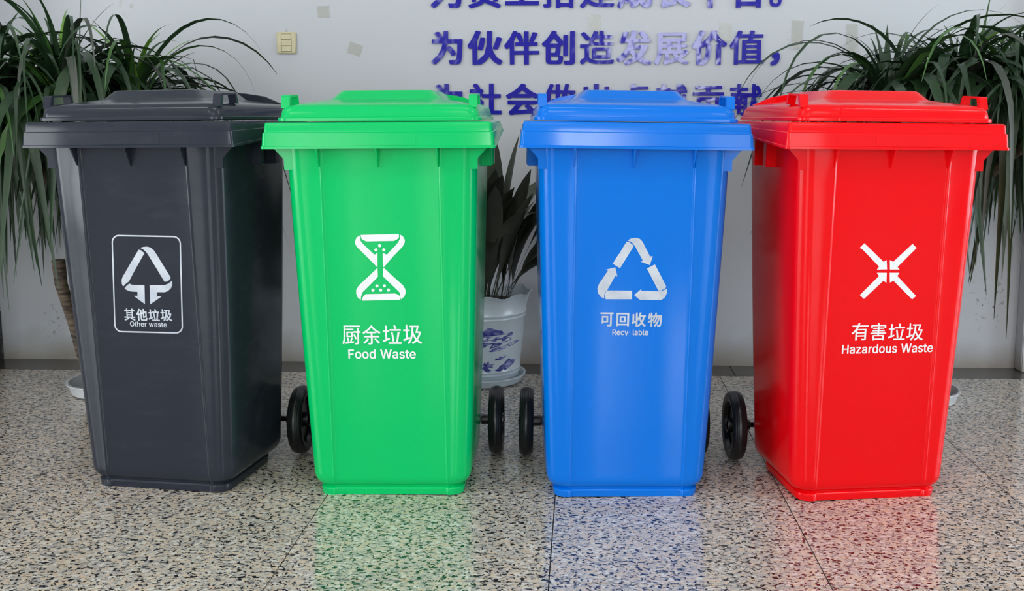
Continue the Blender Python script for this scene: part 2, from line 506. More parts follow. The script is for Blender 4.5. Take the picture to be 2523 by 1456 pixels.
# ---------------------------------------------------------------- lettering outlines (drawn as plain polygons)
GLY = {
"W为":[[8,-10,30,-30,52,-29,124,38,161,105,166,120,181,102,212,55,234,54,255,65,256,68,256,80,247,98,226,126,207,146,185,147,170,140,177,172,180,175,272,176,274,174,274,167,273,163,270,89,264,40,255,14,248,10,187,12,185,10,184,-1,192,-18,194,-28,196,-30,212,-32,274,-32,294,-25,302,-16,306,-10,315,19,322,94,324,146,327,178,326,216,323,218,182,218,183,296,179,300,136,300,133,298,132,229,130,218,114,218,128,226,129,239,107,272,90,290,68,291,46,283,45,271,47,266,61,249,73,231,79,218,18,217,16,214,17,177,20,176,122,176,124,174,111,124,77,66,69,56,8,3]],
"W员":[[14,-14,30,-34,52,-34,144,-3,175,25,176,17,250,-11,302,-34,323,-34,336,-14,336,-1,268,28,309,30,309,166,46,166,46,26,90,26,90,128,92,130,262,130,262,32,262,30,259,30,209,48,190,48,196,77,196,119,152,120,150,118,150,88,148,79,144,60,138,53,111,31,102,26,14,-2],[295,188,294,283,59,282,60,188],[248,248,248,224,245,222,106,222,104,224,104,248,106,250,245,250]],
"W工":[[344,-8,345,29,342,33,203,33,201,35,201,220,324,221,327,224,327,259,326,262,28,262,25,261,24,224,26,221,148,220,148,35,146,33,8,33,6,29,6,-5,8,-8,341,-9]],
"W搭":[[139,90,138,-31,140,-34,179,-34,181,-32,182,-22,184,-21,268,-21,270,-22,270,-32,272,-34,310,-34,313,-33,314,88,312,91,142,92],[20,-31,62,-32,80,-27,88,-21,93,-7,93,104,97,108,107,112,118,101,131,100,158,118,159,110,163,108,284,108,287,110,288,116,290,117,313,104,330,104,347,123,347,134,308,155,270,181,254,194,291,196,292,199,294,229,340,230,342,233,341,264,338,266,294,266,292,295,289,298,252,298,250,295,250,266,200,266,198,268,198,295,196,298,158,298,154,295,154,266,108,265,106,262,108,230,95,230,93,232,92,298,89,300,51,299,50,296,49,230,11,230,8,226,8,197,9,194,47,194,50,191,49,134,13,118,9,116,8,113,9,97,16,79,31,78,48,85,50,83,49,6,16,4,13,3,12,-10],[182,14,182,58,270,58,269,14],[252,143,194,143,221,168],[93,152,93,192,121,194,124,195,124,229,154,229,155,196,158,195,186,194,152,164,126,148,122,156,119,158,106,158],[250,212,227,222,212,222,199,209,198,228,250,229]],
"W建":[[335,-24,345,-2,345,7,342,10,236,11,238,46,334,46,337,49,338,76,335,79,239,80,237,82,237,92,239,94,320,94,324,97,324,124,322,127,239,128,237,130,237,140,239,142,313,142,316,144,317,190,337,190,340,192,340,220,338,223,317,224,316,266,315,269,238,270,237,296,236,299,196,300,194,296,192,270,133,270,129,266,129,241,130,238,192,237,192,224,112,224,110,226,127,260,128,268,126,271,111,281,95,282,83,278,17,278,14,276,14,247,15,244,68,242,59,224,32,178,22,169,16,165,15,152,25,134,28,132,41,132,46,139,55,142,77,142,79,140,68,95,62,104,57,122,53,126,38,126,20,120,18,118,18,108,27,80,46,44,40,32,31,20,5,-7,5,-16,14,-25,25,-34,40,-34,59,-16,80,12,112,-9,163,-22,214,-24,218,-26,332,-26],[193,14,182,14,134,26,100,48,99,52,108,76,110,74,110,50,112,47,192,46],[106,217,106,194,109,191,193,190,192,176,131,176,128,172,128,146,129,143,192,142,192,128,128,128,124,124,124,98,126,95,192,94,192,80,110,79,120,122,126,161,126,173,124,175,112,178,84,180],[237,190,274,190,274,176,238,176],[237,236,274,237,274,224,238,224]],
"W成":[[2,-20,25,-37,46,-37,70,14,72,24,74,25,76,20,80,16,139,15,152,19,132,5,128,-1,128,-12,148,-33,171,-32,198,-14,226,10,235,-3,259,-27,281,-33,307,-33,327,-26,342,1,348,43,347,58,336,64,324,72,303,71,300,67,298,36,294,16,292,15,287,18,275,33,266,54,286,84,309,128,324,168,324,180,317,184,298,189,274,188,272,185,259,150,247,124,246,123,237,167,234,199,236,201,342,201,345,205,344,242,341,243,324,243,326,248,326,257,321,263,267,298,262,300,241,300,230,292,229,299,226,302,182,302,179,300,179,243,34,242,33,239,33,125,32,121,32,94,22,42,2,-6],[84,200,183,200,186,161,195,101,205,64,182,40,156,20,163,30,170,47,172,82,172,119,174,124,174,168,170,171,85,171],[122,130,123,91,120,67,117,56,79,56,82,76,84,130],[265,244,232,243,231,264,236,263]],
"W长":[[332,-25,337,-15,351,1,350,14,286,43,241,84,218,122,341,123,344,127,344,161,342,164,128,165,126,167,127,188,150,168,170,168,220,196,264,227,278,239,307,268,307,282,280,294,259,294,224,259,177,229,127,203,125,298,122,300,76,299,75,296,75,166,11,165,8,161,8,127,9,124,75,122,75,23,73,14,68,8,62,5,60,2,60,-8,70,-30,74,-33,95,-33,132,-20,208,0,213,4,212,38,209,42,190,42,126,26,126,121,128,123,158,123,193,60,244,8,308,-25]],
"W平":[[26,278,26,241,28,237,148,236,148,130,8,129,6,125,6,92,10,88,148,88,148,-32,150,-35,196,-36,199,-34,200,88,340,88,343,90,344,125,341,129,202,129,200,131,200,236,253,236,243,208,215,154,214,142,216,139,220,137,235,132,258,132,263,136,274,154,291,187,303,215,303,227,300,230,276,236,324,238,326,241,326,275,324,278,29,279],[51,229,50,226,50,214,75,156,82,134,85,132,103,132,128,140,129,143,129,158,121,180,97,234,94,236,74,236]],
"W台":[[298,126,295,128,52,127,51,124,52,-34,55,-36,98,-36,100,-32,101,-18,103,-16,245,-16,247,-18,248,-31,250,-34,297,-34,298,-31],[247,25,102,24,101,86,246,87],[336,146,335,159,313,189,289,216,260,245,239,262,220,262,201,250,198,245,199,234,235,198,234,196,110,191,155,240,183,277,182,291,157,303,134,302,103,258,80,231,42,193,34,187,24,182,22,179,23,169,32,144,35,141,53,141,89,147,145,150,149,152,173,152,178,153,268,158,272,154,290,130,311,129]],
"W。":[[17,-3,33,-19,60,-27,74,-27,100,-20,119,-2,127,26,127,38,119,66,102,83,74,91,62,91,34,83,16,64,9,40,9,25],[70,60,81,56,92,45,96,31,92,20,80,7,68,4,54,8,44,18,40,34,43,44,56,56]],
"W伙":[[350,-12,350,4,296,37,261,91,244,160,248,190,248,295,244,298,200,298,197,296,195,283,194,163,166,64,105,11,99,8,99,206,114,234,124,258,133,280,134,290,131,294,108,301,86,301,81,294,64,254,50,230,31,198,0,160,0,148,15,124,38,123,48,132,49,-34,52,-36,95,-36,99,-34,100,-24,109,-34,134,-34,178,-5,211,32,221,54,232,32,256,3,267,-8,304,-31,313,-34,332,-34],[174,232,160,234,133,234,130,232,115,164,102,132,102,122,105,118,130,108,148,108,151,110,165,144,172,181,177,215,177,227],[260,122,280,116,302,116,305,117,319,145,345,211,345,226,344,229,316,237,298,237,295,236,271,166,258,137,258,125]],
"W伴":[[52,-33,96,-32,97,64,194,64,195,-34,241,-34,243,-32,244,64,348,66,347,102,245,102,243,104,244,151,333,152,332,187,290,188,301,206,330,262,329,276,304,285,282,284,264,238,248,206,248,195,265,188,245,188,243,190,243,294,196,295,195,188,173,188,172,189,189,196,189,209,183,228,157,281,136,282,132,281,129,292,110,298,86,298,59,243,29,198,-3,160,-3,146,12,123,32,123,51,142],[195,103,96,103,96,205,119,250,138,209,144,188,108,186,108,152,194,151]],
"W创":[[328,297,284,297,281,294,280,10,277,6,220,5,219,2,219,-10,227,-30,230,-34,292,-34,304,-33,321,-26,326,-21,330,-14,332,-5,332,293],[56,-26,74,-30,172,-30,191,-25,196,-22,208,-4,214,34,214,44,206,49,191,55,174,56,181,72,186,98,189,152,201,154,212,164,213,163,213,54,217,51,259,51,262,52,262,257,261,260,217,261,214,260,212,194,190,222,143,273,146,280,146,290,144,293,122,300,100,300,97,297,73,254,40,212,-1,176,-1,162,12,148,19,143,37,142,38,11,42,-14],[89,68,93,60,95,49,97,47,151,45,164,49,165,31,159,12,148,8,98,8,92,10,88,14],[138,134,135,104,130,86,124,82,116,84,89,83,89,134],[76,175,100,202,118,228,162,175]],
"W造":[[341,-21,348,2,348,11,346,15,326,15,290,10,262,10,257,9,209,9,205,8,199,9,173,9,146,14,124,21,100,35,98,40,98,156,338,155,340,158,340,184,338,187,245,188,243,190,244,220,324,221,326,224,326,253,324,256,244,257,243,296,239,300,201,299,200,296,199,258,180,257,179,258,186,277,185,290,163,296,148,296,143,292,131,260,116,232,107,221,106,231,94,246,52,286,37,286,17,272,17,260,55,222,69,203,84,203,103,217,103,214,98,208,98,199,100,196,114,188,98,186,97,166,11,166,8,164,8,133,9,130,52,129,54,127,54,36,40,29,22,16,8,1,8,-9,24,-31,42,-31,64,-7,72,-1,80,2,99,-10,114,-16,134,-22,169,-27,305,-26,310,-24,337,-24],[313,27,314,133,312,136,130,136,127,135,126,29,128,26,310,26],[170,102,269,103,270,61,170,60],[140,188,160,220,199,220,198,188]],
"W发":[[333,-35,349,-12,350,-2,348,1,313,11,276,24,248,40,268,63,289,94,307,138,307,152,287,160,266,160,262,159,173,159,171,161,177,179,181,182,335,182,338,185,337,220,334,222,299,223,313,232,313,245,272,291,265,297,246,297,225,284,224,281,224,270,264,222,190,222,189,226,200,280,200,295,197,298,175,303,151,303,148,302,146,295,141,260,133,224,130,222,100,222,111,248,118,272,118,284,112,288,94,291,68,290,65,287,49,241,41,225,30,214,30,200,38,178,41,176,59,176,73,180,86,182,116,182,118,180,99,133,92,122,56,72,1,27,1,12,20,-7,42,-7,80,20,119,62,133,82,165,40,148,29,122,17,74,1,72,-2,72,-12,87,-35,110,-36,125,-31,176,-10,206,7,228,-7,265,-24,308,-36],[170,118,240,118,233,105,215,81,206,72,193,86]],
"W展":[[42,281,40,278,40,172,39,167,38,110,28,49,3,-8,4,-20,26,-33,42,-32,70,34,77,72,104,74,106,71,106,20,103,9,90,-5,90,-10,103,-33,118,-33,156,-20,221,-4,223,-2,226,14,259,-12,310,-31,330,-31,343,-11,343,-3,308,8,282,20,274,26,312,50,322,58,322,66,313,73,338,74,341,75,342,102,338,105,271,105,268,107,270,133,325,134,328,136,328,161,327,164,271,165,268,167,270,192,317,192,321,194,320,280,317,282],[151,73,182,73,210,28,151,15],[277,73,245,51,239,56,228,72,230,74],[83,106,82,130,84,133,130,132,130,105],[173,132,226,133,226,106,174,105],[86,166,86,192,130,191,130,165],[173,166,174,192,226,191,226,165],[86,226,86,248,88,250,274,250,276,248,276,226,274,224,88,224]],
"W价":[[48,-35,92,-36,95,-34,97,-29,108,-37,130,-37,170,8,189,58,192,94,192,161,188,165,162,166,202,207,217,228,233,207,274,166,245,165,242,161,242,-32,245,-34,289,-34,292,-33,293,150,296,151,310,140,330,140,350,160,351,173,350,176,310,202,271,240,245,276,249,284,249,294,246,298,218,303,198,302,169,250,136,212,97,183,96,204,112,235,127,270,130,280,130,290,129,293,125,295,104,302,85,302,82,300,59,246,31,198,2,160,2,146,16,122,38,122,46,128,46,-32],[97,4,96,134,118,135,142,151,142,115,139,78,124,33]],
"W值":[[343,-22,343,9,340,10,316,10,314,13,313,206,310,208,230,210,235,229,333,230,334,233,334,262,331,264,244,264,243,269,248,289,247,297,226,300,205,300,202,298,196,264,121,264,119,265,126,281,124,292,100,300,84,299,63,250,53,232,31,195,2,157,2,148,13,130,19,123,34,123,46,136,47,-33,50,-34,85,-34,88,-32,88,200,106,234,110,230,187,230,189,228,189,224,185,209,128,208,125,206,124,13,122,10,95,10,92,9,92,-22,95,-24,340,-24],[166,13,166,26,169,28,269,28,272,26,272,13,269,10,169,10],[166,61,166,76,169,78,269,78,272,76,272,61,269,58,169,58],[166,112,166,125,169,128,269,128,272,125,272,112,269,110,169,110],[166,160,166,173,169,176,269,176,272,173,272,160,269,158,169,158]],
"W，":[[44,-43,68,-43,98,-28,119,0,128,32,128,52,124,68,114,83,95,90,77,90,62,87,52,78,46,62,46,52,50,40,52,36,62,28,72,25,75,22,73,16,58,1,39,-10,36,-13,36,-28]],
"W社":[[347,-20,348,16,346,19,266,20,266,150,339,152,340,155,340,188,337,192,266,193,265,302,262,303,218,303,215,300,214,194,212,192,145,192,144,194,156,218,155,231,140,243,122,244,121,256,113,270,87,301,66,301,45,290,44,287,44,277,56,262,69,242,9,241,8,238,8,204,11,202,90,202,70,171,44,144,38,137,-2,108,-3,95,8,70,13,68,32,68,58,88,59,-34,62,-36,104,-36,107,-34,108,86,121,74,142,74,146,76,160,96,160,110,118,151,139,184,140,155,142,152,214,150,214,22,212,20,124,19,122,16,122,-17,123,-20,344,-21]],
"W会":[[20,124,20,88,22,84,108,83,95,68,58,29,44,17,35,14,35,-2,42,-24,44,-27,70,-27,91,-22,262,-8,265,-9,282,-35,302,-36,326,-22,328,-18,328,-8,326,-3,307,24,286,48,251,83,332,85,333,88,333,122,330,126,23,126],[126,25,177,83,220,83,203,74,202,62,230,32,140,24],[3,169,17,153,22,146,25,144,46,144,79,162,80,154,83,153,268,153,271,156,272,164,308,147,328,147,332,150,349,171,350,182,348,185,341,189,291,211,242,242,209,270,214,278,213,290,188,301,167,302,158,294,124,254,70,215,6,182,3,179],[224,194,131,194,160,218,176,234,188,223]],
"W做":[[335,-30,348,-12,348,-2,323,18,307,38,294,59,309,94,322,151,329,196,342,197,345,199,344,231,341,232,268,233,267,238,276,280,276,294,274,297,254,300,239,300,235,297,225,246,222,235,220,233,179,234,178,292,175,296,136,295,135,292,135,234,98,233,98,235,99,240,115,282,115,290,113,292,94,297,74,296,54,247,34,207,23,189,-3,154,-3,145,13,117,28,118,43,136,44,-33,47,-34,83,-34,87,-31,88,198,133,196,135,194,135,142,100,141,96,137,96,-14,98,-17,135,-17,136,-14,138,4,190,4,191,3,180,-6,181,-15,198,-34,212,-34,238,-16,269,16,275,6,290,-12,312,-31,317,-33,331,-33],[226,126,236,90,246,61,233,40,218,26,218,118],[138,106,175,106,174,41,137,42],[271,119,267,128,260,166,256,194,259,196,284,196,286,194,282,163],[180,141,179,196,209,196,210,194,207,187,189,150,189,142]],
"W出":[[324,-34,326,-31,326,122,324,125,277,126,274,124,272,27,203,27,201,29,202,133,307,134,310,136,310,268,307,270,263,270,260,268,258,174,202,174,201,299,197,302,151,301,148,298,148,175,94,174,92,176,91,268,88,270,42,269,40,266,41,136,44,134,148,133,148,29,146,27,78,27,76,124,73,126,26,126,24,122,25,-14,28,-15,271,-15,273,-16,273,-31,276,-34]],
"W卓":[[8,24,148,22,148,-32,151,-34,199,-34,200,22,342,23,342,60,202,60,200,62,200,74,202,76,309,78,309,218,307,220,199,220,196,223,197,238,329,239,330,270,199,272,196,274,196,300,146,300,144,221,44,220,44,79,46,76,146,76,148,74,148,61,8,60],[94,113,94,131,97,134,256,134,258,131,258,113,256,111,97,111],[94,169,94,185,97,188,256,188,258,185,258,169,256,166,97,166]],
"W越":[[1,-16,19,-31,36,-31,48,-8,56,20,58,22,78,-1,108,-13,131,-21,167,-22,191,-26,334,-26,338,-22,344,-6,349,2,349,11,347,13,227,13,242,23,265,45,271,36,284,23,298,18,314,18,331,26,342,48,346,88,340,95,329,103,312,103,309,98,309,80,305,64,300,72,296,85,327,145,337,176,337,188,319,194,300,193,288,160,284,153,283,152,282,154,278,203,278,205,341,206,345,209,345,236,342,238,330,239,337,246,337,255,302,296,287,297,276,291,274,298,271,300,234,299,232,296,234,241,232,238,170,238,168,240,168,253,166,256,116,257,116,296,112,300,77,300,74,298,72,257,23,256,20,255,20,224,23,222,72,222,74,191,71,189,8,188,6,185,6,156,10,153,79,152,80,65,78,64,74,72,66,94,65,138,60,141,43,142,29,142,26,141,26,91,20,47,16,34,0,-7],[242,83,214,56,188,39,188,30,202,12,167,14,142,18,122,25,122,82,155,82,152,77,152,68,161,46,166,44,178,44,207,64],[210,205,233,206,237,202,238,163,244,127,244,123,230,123,210,111,208,113],[166,152,166,117,122,118,122,153],[166,221,166,189,116,190,116,222],[277,264,296,239,276,240]],
"W贡":[[337,-14,336,1,262,32,297,34,296,160,54,160,55,30,102,31,102,122,104,124,248,124,249,40,248,38,246,38,209,51,194,52,198,71,197,118,151,118,150,86,142,60,138,55,101,27,11,0,11,-11,27,-32,50,-33,146,-1,173,22,175,18,263,-15,301,-34,324,-34],[11,178,337,177,339,179,339,212,337,214,198,216,199,244,317,245,317,280,38,280,36,278,37,245,149,244,150,216,12,214]],
"W献":[[20,-32,50,-33,53,-32,54,40,85,40,87,38,87,-13,88,-16,119,-16,122,-15,124,-10,129,-26,133,-30,167,-30,186,-23,200,-34,214,-34,243,12,258,48,262,62,264,60,267,44,286,2,310,-31,322,-32,325,-30,329,-22,341,-10,342,0,311,48,291,104,282,164,284,166,340,167,342,170,342,199,338,202,316,203,334,212,337,216,338,223,326,248,304,283,293,284,278,278,278,296,276,299,241,300,238,298,237,205,235,202,126,204,126,228,196,229,198,232,198,259,194,262,126,263,124,296,122,300,86,299,84,296,83,263,13,262,10,261,9,232,12,228,82,228,84,226,83,204,22,204,18,202,18,-29],[124,2,123,40,154,40,154,4],[193,16,192,166,234,166,236,158,234,154,232,121,216,55],[54,74,55,91,87,90,86,74],[154,74,124,74,123,90,154,91],[55,169,56,160,72,130,72,123,54,124],[154,160,154,124,139,123,140,130],[106,138,104,139,90,169,117,168],[278,250,294,221,300,203,278,204]],
"B其":[[328,258,272,260,272,298,269,300,234,299,234,262,232,260,116,260,115,299,80,300,78,298,77,260,24,259,24,224,78,222,78,80,76,78,14,78,14,42,106,40,54,14,12,0,11,-14,19,-24,28,-33,40,-33,86,-16,129,4,156,19,155,32,144,39,145,40,206,40,195,29,196,17,263,-12,301,-33,314,-33,336,-16,338,-5,336,-2,299,16,239,40,337,42,336,78,274,78,272,80,272,222,328,224],[116,80,116,101,118,104,232,104,234,101,234,80,232,78,118,78],[116,142,116,163,118,165,232,165,234,163,234,142,232,140,118,140],[116,202,116,221,118,224,232,224,234,221,234,202,232,200,118,200]],
"B他":[[328,-18,340,0,346,43,344,47,322,57,308,57,304,54,300,24,293,12,287,9,280,8,193,8,184,9,176,15,174,26,174,143,175,145,182,148,206,157,208,156,208,47,210,44,248,44,250,47,251,62,256,58,280,58,304,62,312,65,322,75,327,92,330,128,331,232,314,240,299,240,287,233,251,220,250,297,247,298,211,298,208,295,208,204,175,190,173,264,170,266,133,265,130,262,130,174,128,171,92,158,92,208,126,277,126,287,122,292,104,298,86,298,80,288,59,242,32,198,-3,157,-3,148,13,123,30,124,41,138,46,142,47,-32,50,-33,88,-33,91,-30,92,130,95,123,100,120,112,120,127,126,130,125,130,16,136,-10,153,-25,178,-28,298,-28,322,-24],[287,187,286,122,285,108,282,98,277,96,252,96,251,173]],
"B垃":[[112,-18,115,-20,341,-20,344,-18,345,14,344,17,279,19,291,62,308,146,314,178,312,187,308,189,286,192,271,192,267,190,248,71,235,20,232,18,114,18,111,14],[336,233,332,236,258,236,255,254,239,300,236,302,220,302,200,297,198,293,198,282,210,245,210,236,131,236,128,233,126,215,96,215,94,294,91,296,52,295,51,292,51,216,14,214,10,211,10,182,12,179,51,178,51,70,48,66,8,52,5,50,4,38,11,16,16,14,30,14,142,58,142,68,138,89,135,92,121,93,98,84,95,85,96,178,132,179,134,182,134,197,136,200,334,200,336,203],[194,22,218,29,219,32,219,43,207,121,193,186,190,189,175,189,153,184,152,175,164,115,176,25,179,22]],
"B圾":[[347,-10,348,-2,346,1,312,17,296,28,279,43,298,70,315,108,332,163,331,176,316,183,275,182,297,265,296,276,293,278,120,277,118,274,118,245,120,242,157,240,150,149,135,91,118,92,97,84,94,86,95,178,135,179,136,182,136,212,133,214,95,216,94,294,91,296,54,295,52,292,52,216,11,214,8,211,8,182,9,179,50,178,52,176,52,68,8,52,5,50,4,38,11,16,16,14,30,14,119,48,81,-10,82,-18,104,-34,119,-34,154,10,175,61,182,90,184,92,200,64,217,40,201,25,186,14,155,-3,155,-14,172,-32,190,-33,198,-29,226,-11,248,7,286,-20,314,-33,328,-32],[204,241,242,242,244,239,231,187,221,158,221,148,224,147,280,146,274,126,256,88,248,78,244,81,232,98,210,140,197,176,201,238]],
"B可":[[11,273,10,241,14,237,253,236,253,14,251,9,245,6,180,7,177,5,177,-4,186,-28,188,-32,191,-33,251,-33,275,-30,286,-23,292,-18,297,-8,298,5,298,235,301,237,339,238,340,241,340,273,337,274,14,274],[48,28,88,28,90,31,90,53,92,56,205,56,208,57,208,194,207,197,50,198,47,196,46,31],[163,92,91,92,90,160,162,160]],
"B回":[[330,286,23,286,20,285,20,-31,21,-34,62,-34,64,-31,65,-16,67,-15,283,-15,285,-16,285,-31,288,-34,328,-34,331,-33,332,283],[284,23,65,24,66,247,285,246],[250,66,250,202,249,205,101,206,98,204,98,68,99,65,247,64],[140,101,140,168,206,169,207,102]],
"B收":[[327,-32,346,-10,346,0,315,19,292,40,274,64,291,100,306,144,317,194,340,195,343,198,344,229,342,232,228,233,227,239,237,280,237,294,234,297,212,300,196,300,192,296,178,234,162,188,149,168,148,293,145,296,105,295,104,292,104,103,101,99,70,89,69,258,65,261,29,261,26,260,26,88,22,74,12,62,12,54,24,29,40,29,50,36,103,56,104,-31,106,-34,146,-34,148,-32,149,-23,158,-33,176,-33,204,-16,224,1,246,24,285,-16,312,-33],[149,4,149,118,154,113,170,113,185,135,188,136,204,96,220,64,202,42,189,31,174,19],[245,112,237,127,224,162,215,193,216,195,270,194,264,162,253,128]],
"B物":[[30,280,27,275,24,241,16,202,4,164,5,151,24,140,36,140,45,163,51,190,71,190,72,127,70,124,65,122,7,106,6,94,12,72,16,69,26,69,62,81,70,82,72,82,72,-34,108,-34,108,94,151,108,150,137,166,156,191,204,194,206,203,206,205,204,188,159,160,110,126,72,127,58,148,45,159,46,191,84,225,148,244,204,247,206,258,205,237,132,208,74,197,54,148,2,147,-11,168,-28,180,-28,232,30,270,110,294,200,296,204,298,206,300,204,300,194,298,190,294,110,286,49,283,34,275,12,270,8,226,7,225,-4,229,-13,231,-28,234,-30,286,-30,293,-28,303,-22,308,-16,312,-10,321,14,322,25,332,103,336,194,339,221,339,240,206,242,206,246,216,280,216,296,196,300,182,300,177,288,165,246,145,202,143,228,108,229,107,300,72,299,71,228,61,228,58,230,63,262,63,275,40,280],[109,135,108,190,136,190,136,188,120,166,120,152,130,145,131,142]],
"T厨":[[240,-30,277,-28,293,-25,304,-18,307,-10,308,157,310,159,336,159,338,184,335,186,308,187,306,241,278,240,276,186,206,185,206,159,275,159,278,157,277,4,274,-1,269,-3,232,-3,231,-10,237,-28],[334,278,38,279,38,170,36,166,34,104,28,49,9,-12,10,-16,30,-28,39,-28,57,36,66,104,68,252,332,252,334,254],[68,-20,74,-21,215,-1,215,24,174,19,195,74,195,82,175,87,166,87,156,49,144,16,68,7,64,4],[90,81,89,78,100,42,105,18,112,16,132,23,134,25,130,44,117,84,109,86],[210,129,209,126,223,96,231,77,236,55,245,54,264,62,265,65,258,88,237,134,229,135],[199,179,85,180,84,92,198,92],[169,156,168,114,113,115,114,157],[75,224,75,203,77,201,209,201,212,203,212,224,209,226,77,226]],
"T余":[[116,-30,146,-30,170,-27,186,-20,190,-15,194,2,194,91,322,92,322,120,194,120,194,162,268,162,269,182,320,156,326,156,329,158,345,179,344,182,340,184,286,208,240,238,196,278,195,280,199,284,199,287,178,300,172,299,123,248,78,215,58,203,14,181,6,175,17,159,26,152,34,154,80,180,82,162,160,161,160,120,30,119,31,92,160,90,160,6,158,2,154,-2,106,-2,105,-5],[122,64,100,73,93,73,60,37,45,23,21,7,18,4,19,-2,37,-16,42,-16,46,-14,68,2,101,34,122,60],[225,62,226,57,249,37,281,4,297,-14,305,-15,327,0,326,3,320,11,288,43,252,74,246,75],[258,190,95,190,147,229,175,256,218,217]],
"T垃":[[117,-14,339,-14,338,13,274,14,272,16,285,66,308,181,306,183,281,188,273,186,254,68,240,14,118,13],[86,291,57,290,57,211,17,209,18,183,55,183,57,181,57,64,11,46,11,40,17,20,19,18,30,20,136,62,132,86,130,88,124,88,95,77,89,76,89,182,126,183,128,208,125,210,89,211,88,289],[190,27,212,33,213,40,201,118,189,178,186,184,179,184,158,180,158,178,170,118,182,28],[330,206,330,229,328,231,136,231,134,229,134,206,136,204,328,204],[205,292,204,284,219,234,226,232,250,239,250,244,249,251,234,296,224,297]],
"T圾":[[341,-8,341,-3,315,8,296,20,270,42,297,84,312,118,326,166,324,172,311,178,299,177,267,178,291,272,125,272,126,246,161,246,164,244,156,146,134,62,130,83,128,87,121,87,90,75,88,77,89,182,130,183,130,209,89,211,88,290,60,291,58,211,16,210,14,208,14,183,58,182,58,65,58,63,11,46,11,40,17,20,25,18,30,20,132,60,131,52,87,-13,88,-16,108,-29,116,-29,148,14,169,64,181,112,206,68,226,40,206,20,186,7,161,-6,161,-10,177,-28,186,-28,207,-17,228,-2,248,16,268,-1,291,-16,318,-28,324,-28],[198,246,253,245,227,152,289,151,280,122,262,86,248,66,226,94,204,138,191,174,195,241]],
"T有":[[331,250,156,251,155,252,166,284,166,288,162,291,142,296,134,294,118,251,20,250,20,222,105,221,82,180,53,144,14,110,10,106,27,86,35,86,57,103,85,131,86,-30,118,-29,118,38,121,40,258,40,260,8,257,2,254,0,200,0,200,-4,207,-24,211,-28,254,-28,274,-25,285,-18,289,-10,291,1,291,184,125,184,123,186,142,222,329,222,332,224],[259,67,120,66,119,98,258,99],[259,158,258,126,119,127,120,159]],
"T害":[[290,-28,291,72,194,74,192,76,192,91,194,93,330,94,330,116,328,118,192,120,192,137,194,140,300,140,300,163,192,164,193,184,286,185,286,208,193,209,192,229,190,231,160,231,159,211,157,208,66,208,66,185,158,184,159,166,157,164,54,163,54,140,157,140,159,137,159,120,22,118,20,116,20,94,157,93,159,91,159,76,157,74,65,72,65,-29,94,-30,95,-18,97,-16,256,-16,258,-18,259,-28],[258,48,257,8,95,8,96,49],[324,199,323,262,199,263,179,297,170,297,149,292,149,288,160,263,26,262,26,198,58,199,58,233,61,236,290,236,292,233,293,199]],
"LO":[[193,-8,225,-14,307,-14,339,-8,363,0,396,17,416,31,449,64,461,80,484,121,496,155,506,213,506,295,500,337,492,367,484,387,457,434,414,479,398,491,365,508,343,516,313,522,291,524,221,522,179,512,136,491,112,473,91,452,71,426,50,387,38,353,28,303,26,231,32,179,42,141,50,121,73,80,91,56,112,35,138,17,164,3],[279,62,255,62,219,72,194,85,165,110,151,128,134,161,122,201,118,231,118,277,122,307,134,347,151,380,163,396,182,415,196,425,215,436,255,446,279,446,317,436,346,419,371,396,387,372,404,337,412,307,416,277,416,233,412,201,402,167,383,130,373,116,350,93,336,83,315,72]],
"Lt":[[219,-8,226,-3,226,15,215,60,211,62,187,62,171,59,157,62,149,68,142,81,140,95,140,317,216,319,218,323,218,383,213,386,140,387,140,473,138,477,53,478,50,473,50,387,-3,386,-7,384,-8,323,-3,318,50,317,50,89,52,67,58,45,67,28,82,11,90,5,117,-8,135,-12,201,-12]],
"Lh":[[40,515,38,511,39,-6,43,-8,123,-8,127,-6,128,239,130,251,134,265,143,282,162,303,193,318,217,320,238,313,261,296,276,271,282,249,282,-5,287,-8,368,-7,370,-3,370,273,360,317,345,344,314,373,287,386,255,392,197,392,175,388,148,375,129,361,127,514,123,516]],
"Le":[[143,386,102,367,86,355,69,338,53,318,32,275,24,247,20,219,20,155,32,101,49,66,69,38,100,11,129,-4,175,-16,239,-16,269,-12,297,-4,314,5,334,19,357,42,376,75,378,83,376,99,323,112,295,112,291,108,281,90,256,67,223,56,209,54,197,56,162,69,133,96,122,115,116,133,112,159,381,160,384,165,384,233,382,251,372,287,357,318,349,330,312,365,289,378,261,388,237,392,171,392],[112,229,116,249,125,268,137,286,150,299,171,314,207,322,227,318,250,307,269,288,286,259,293,229]],
"Lr":[[41,-8,123,-8,127,-6,128,245,130,255,145,286,160,301,171,308,197,316,221,316,227,314,251,314,255,316,256,387,254,391,181,392,155,384,127,365,126,383,123,386,43,386,39,384,38,-3]],
"Lw":[[557,384,553,386,471,386,465,382,402,149,397,139,331,382,325,386,240,385,236,381,198,245,171,137,168,139,101,384,97,386,12,385,10,381,10,367,125,-6,129,-8,209,-8,213,-6,282,241,285,242,306,159,355,-6,359,-8,442,-7,558,367]],
"La":[[348,-7,350,-3,350,281,344,311,327,342,306,363,277,380,241,390,223,392,161,392,147,390,109,380,78,363,53,342,35,316,26,297,26,287,28,283,85,266,111,266,127,290,150,309,183,322,205,322,230,313,247,300,258,281,262,257,256,245,243,238,115,220,77,208,54,195,35,176,28,167,18,139,16,127,16,87,24,55,41,28,66,5,93,-8,127,-16,191,-16,205,-14,231,-6,261,13,262,-5,265,-8],[262,171,262,135,256,111,245,92,220,69,203,60,189,56,163,54,145,58,128,67,117,76,106,97,108,117,113,128,136,147,147,152,185,160,209,162,259,172]],
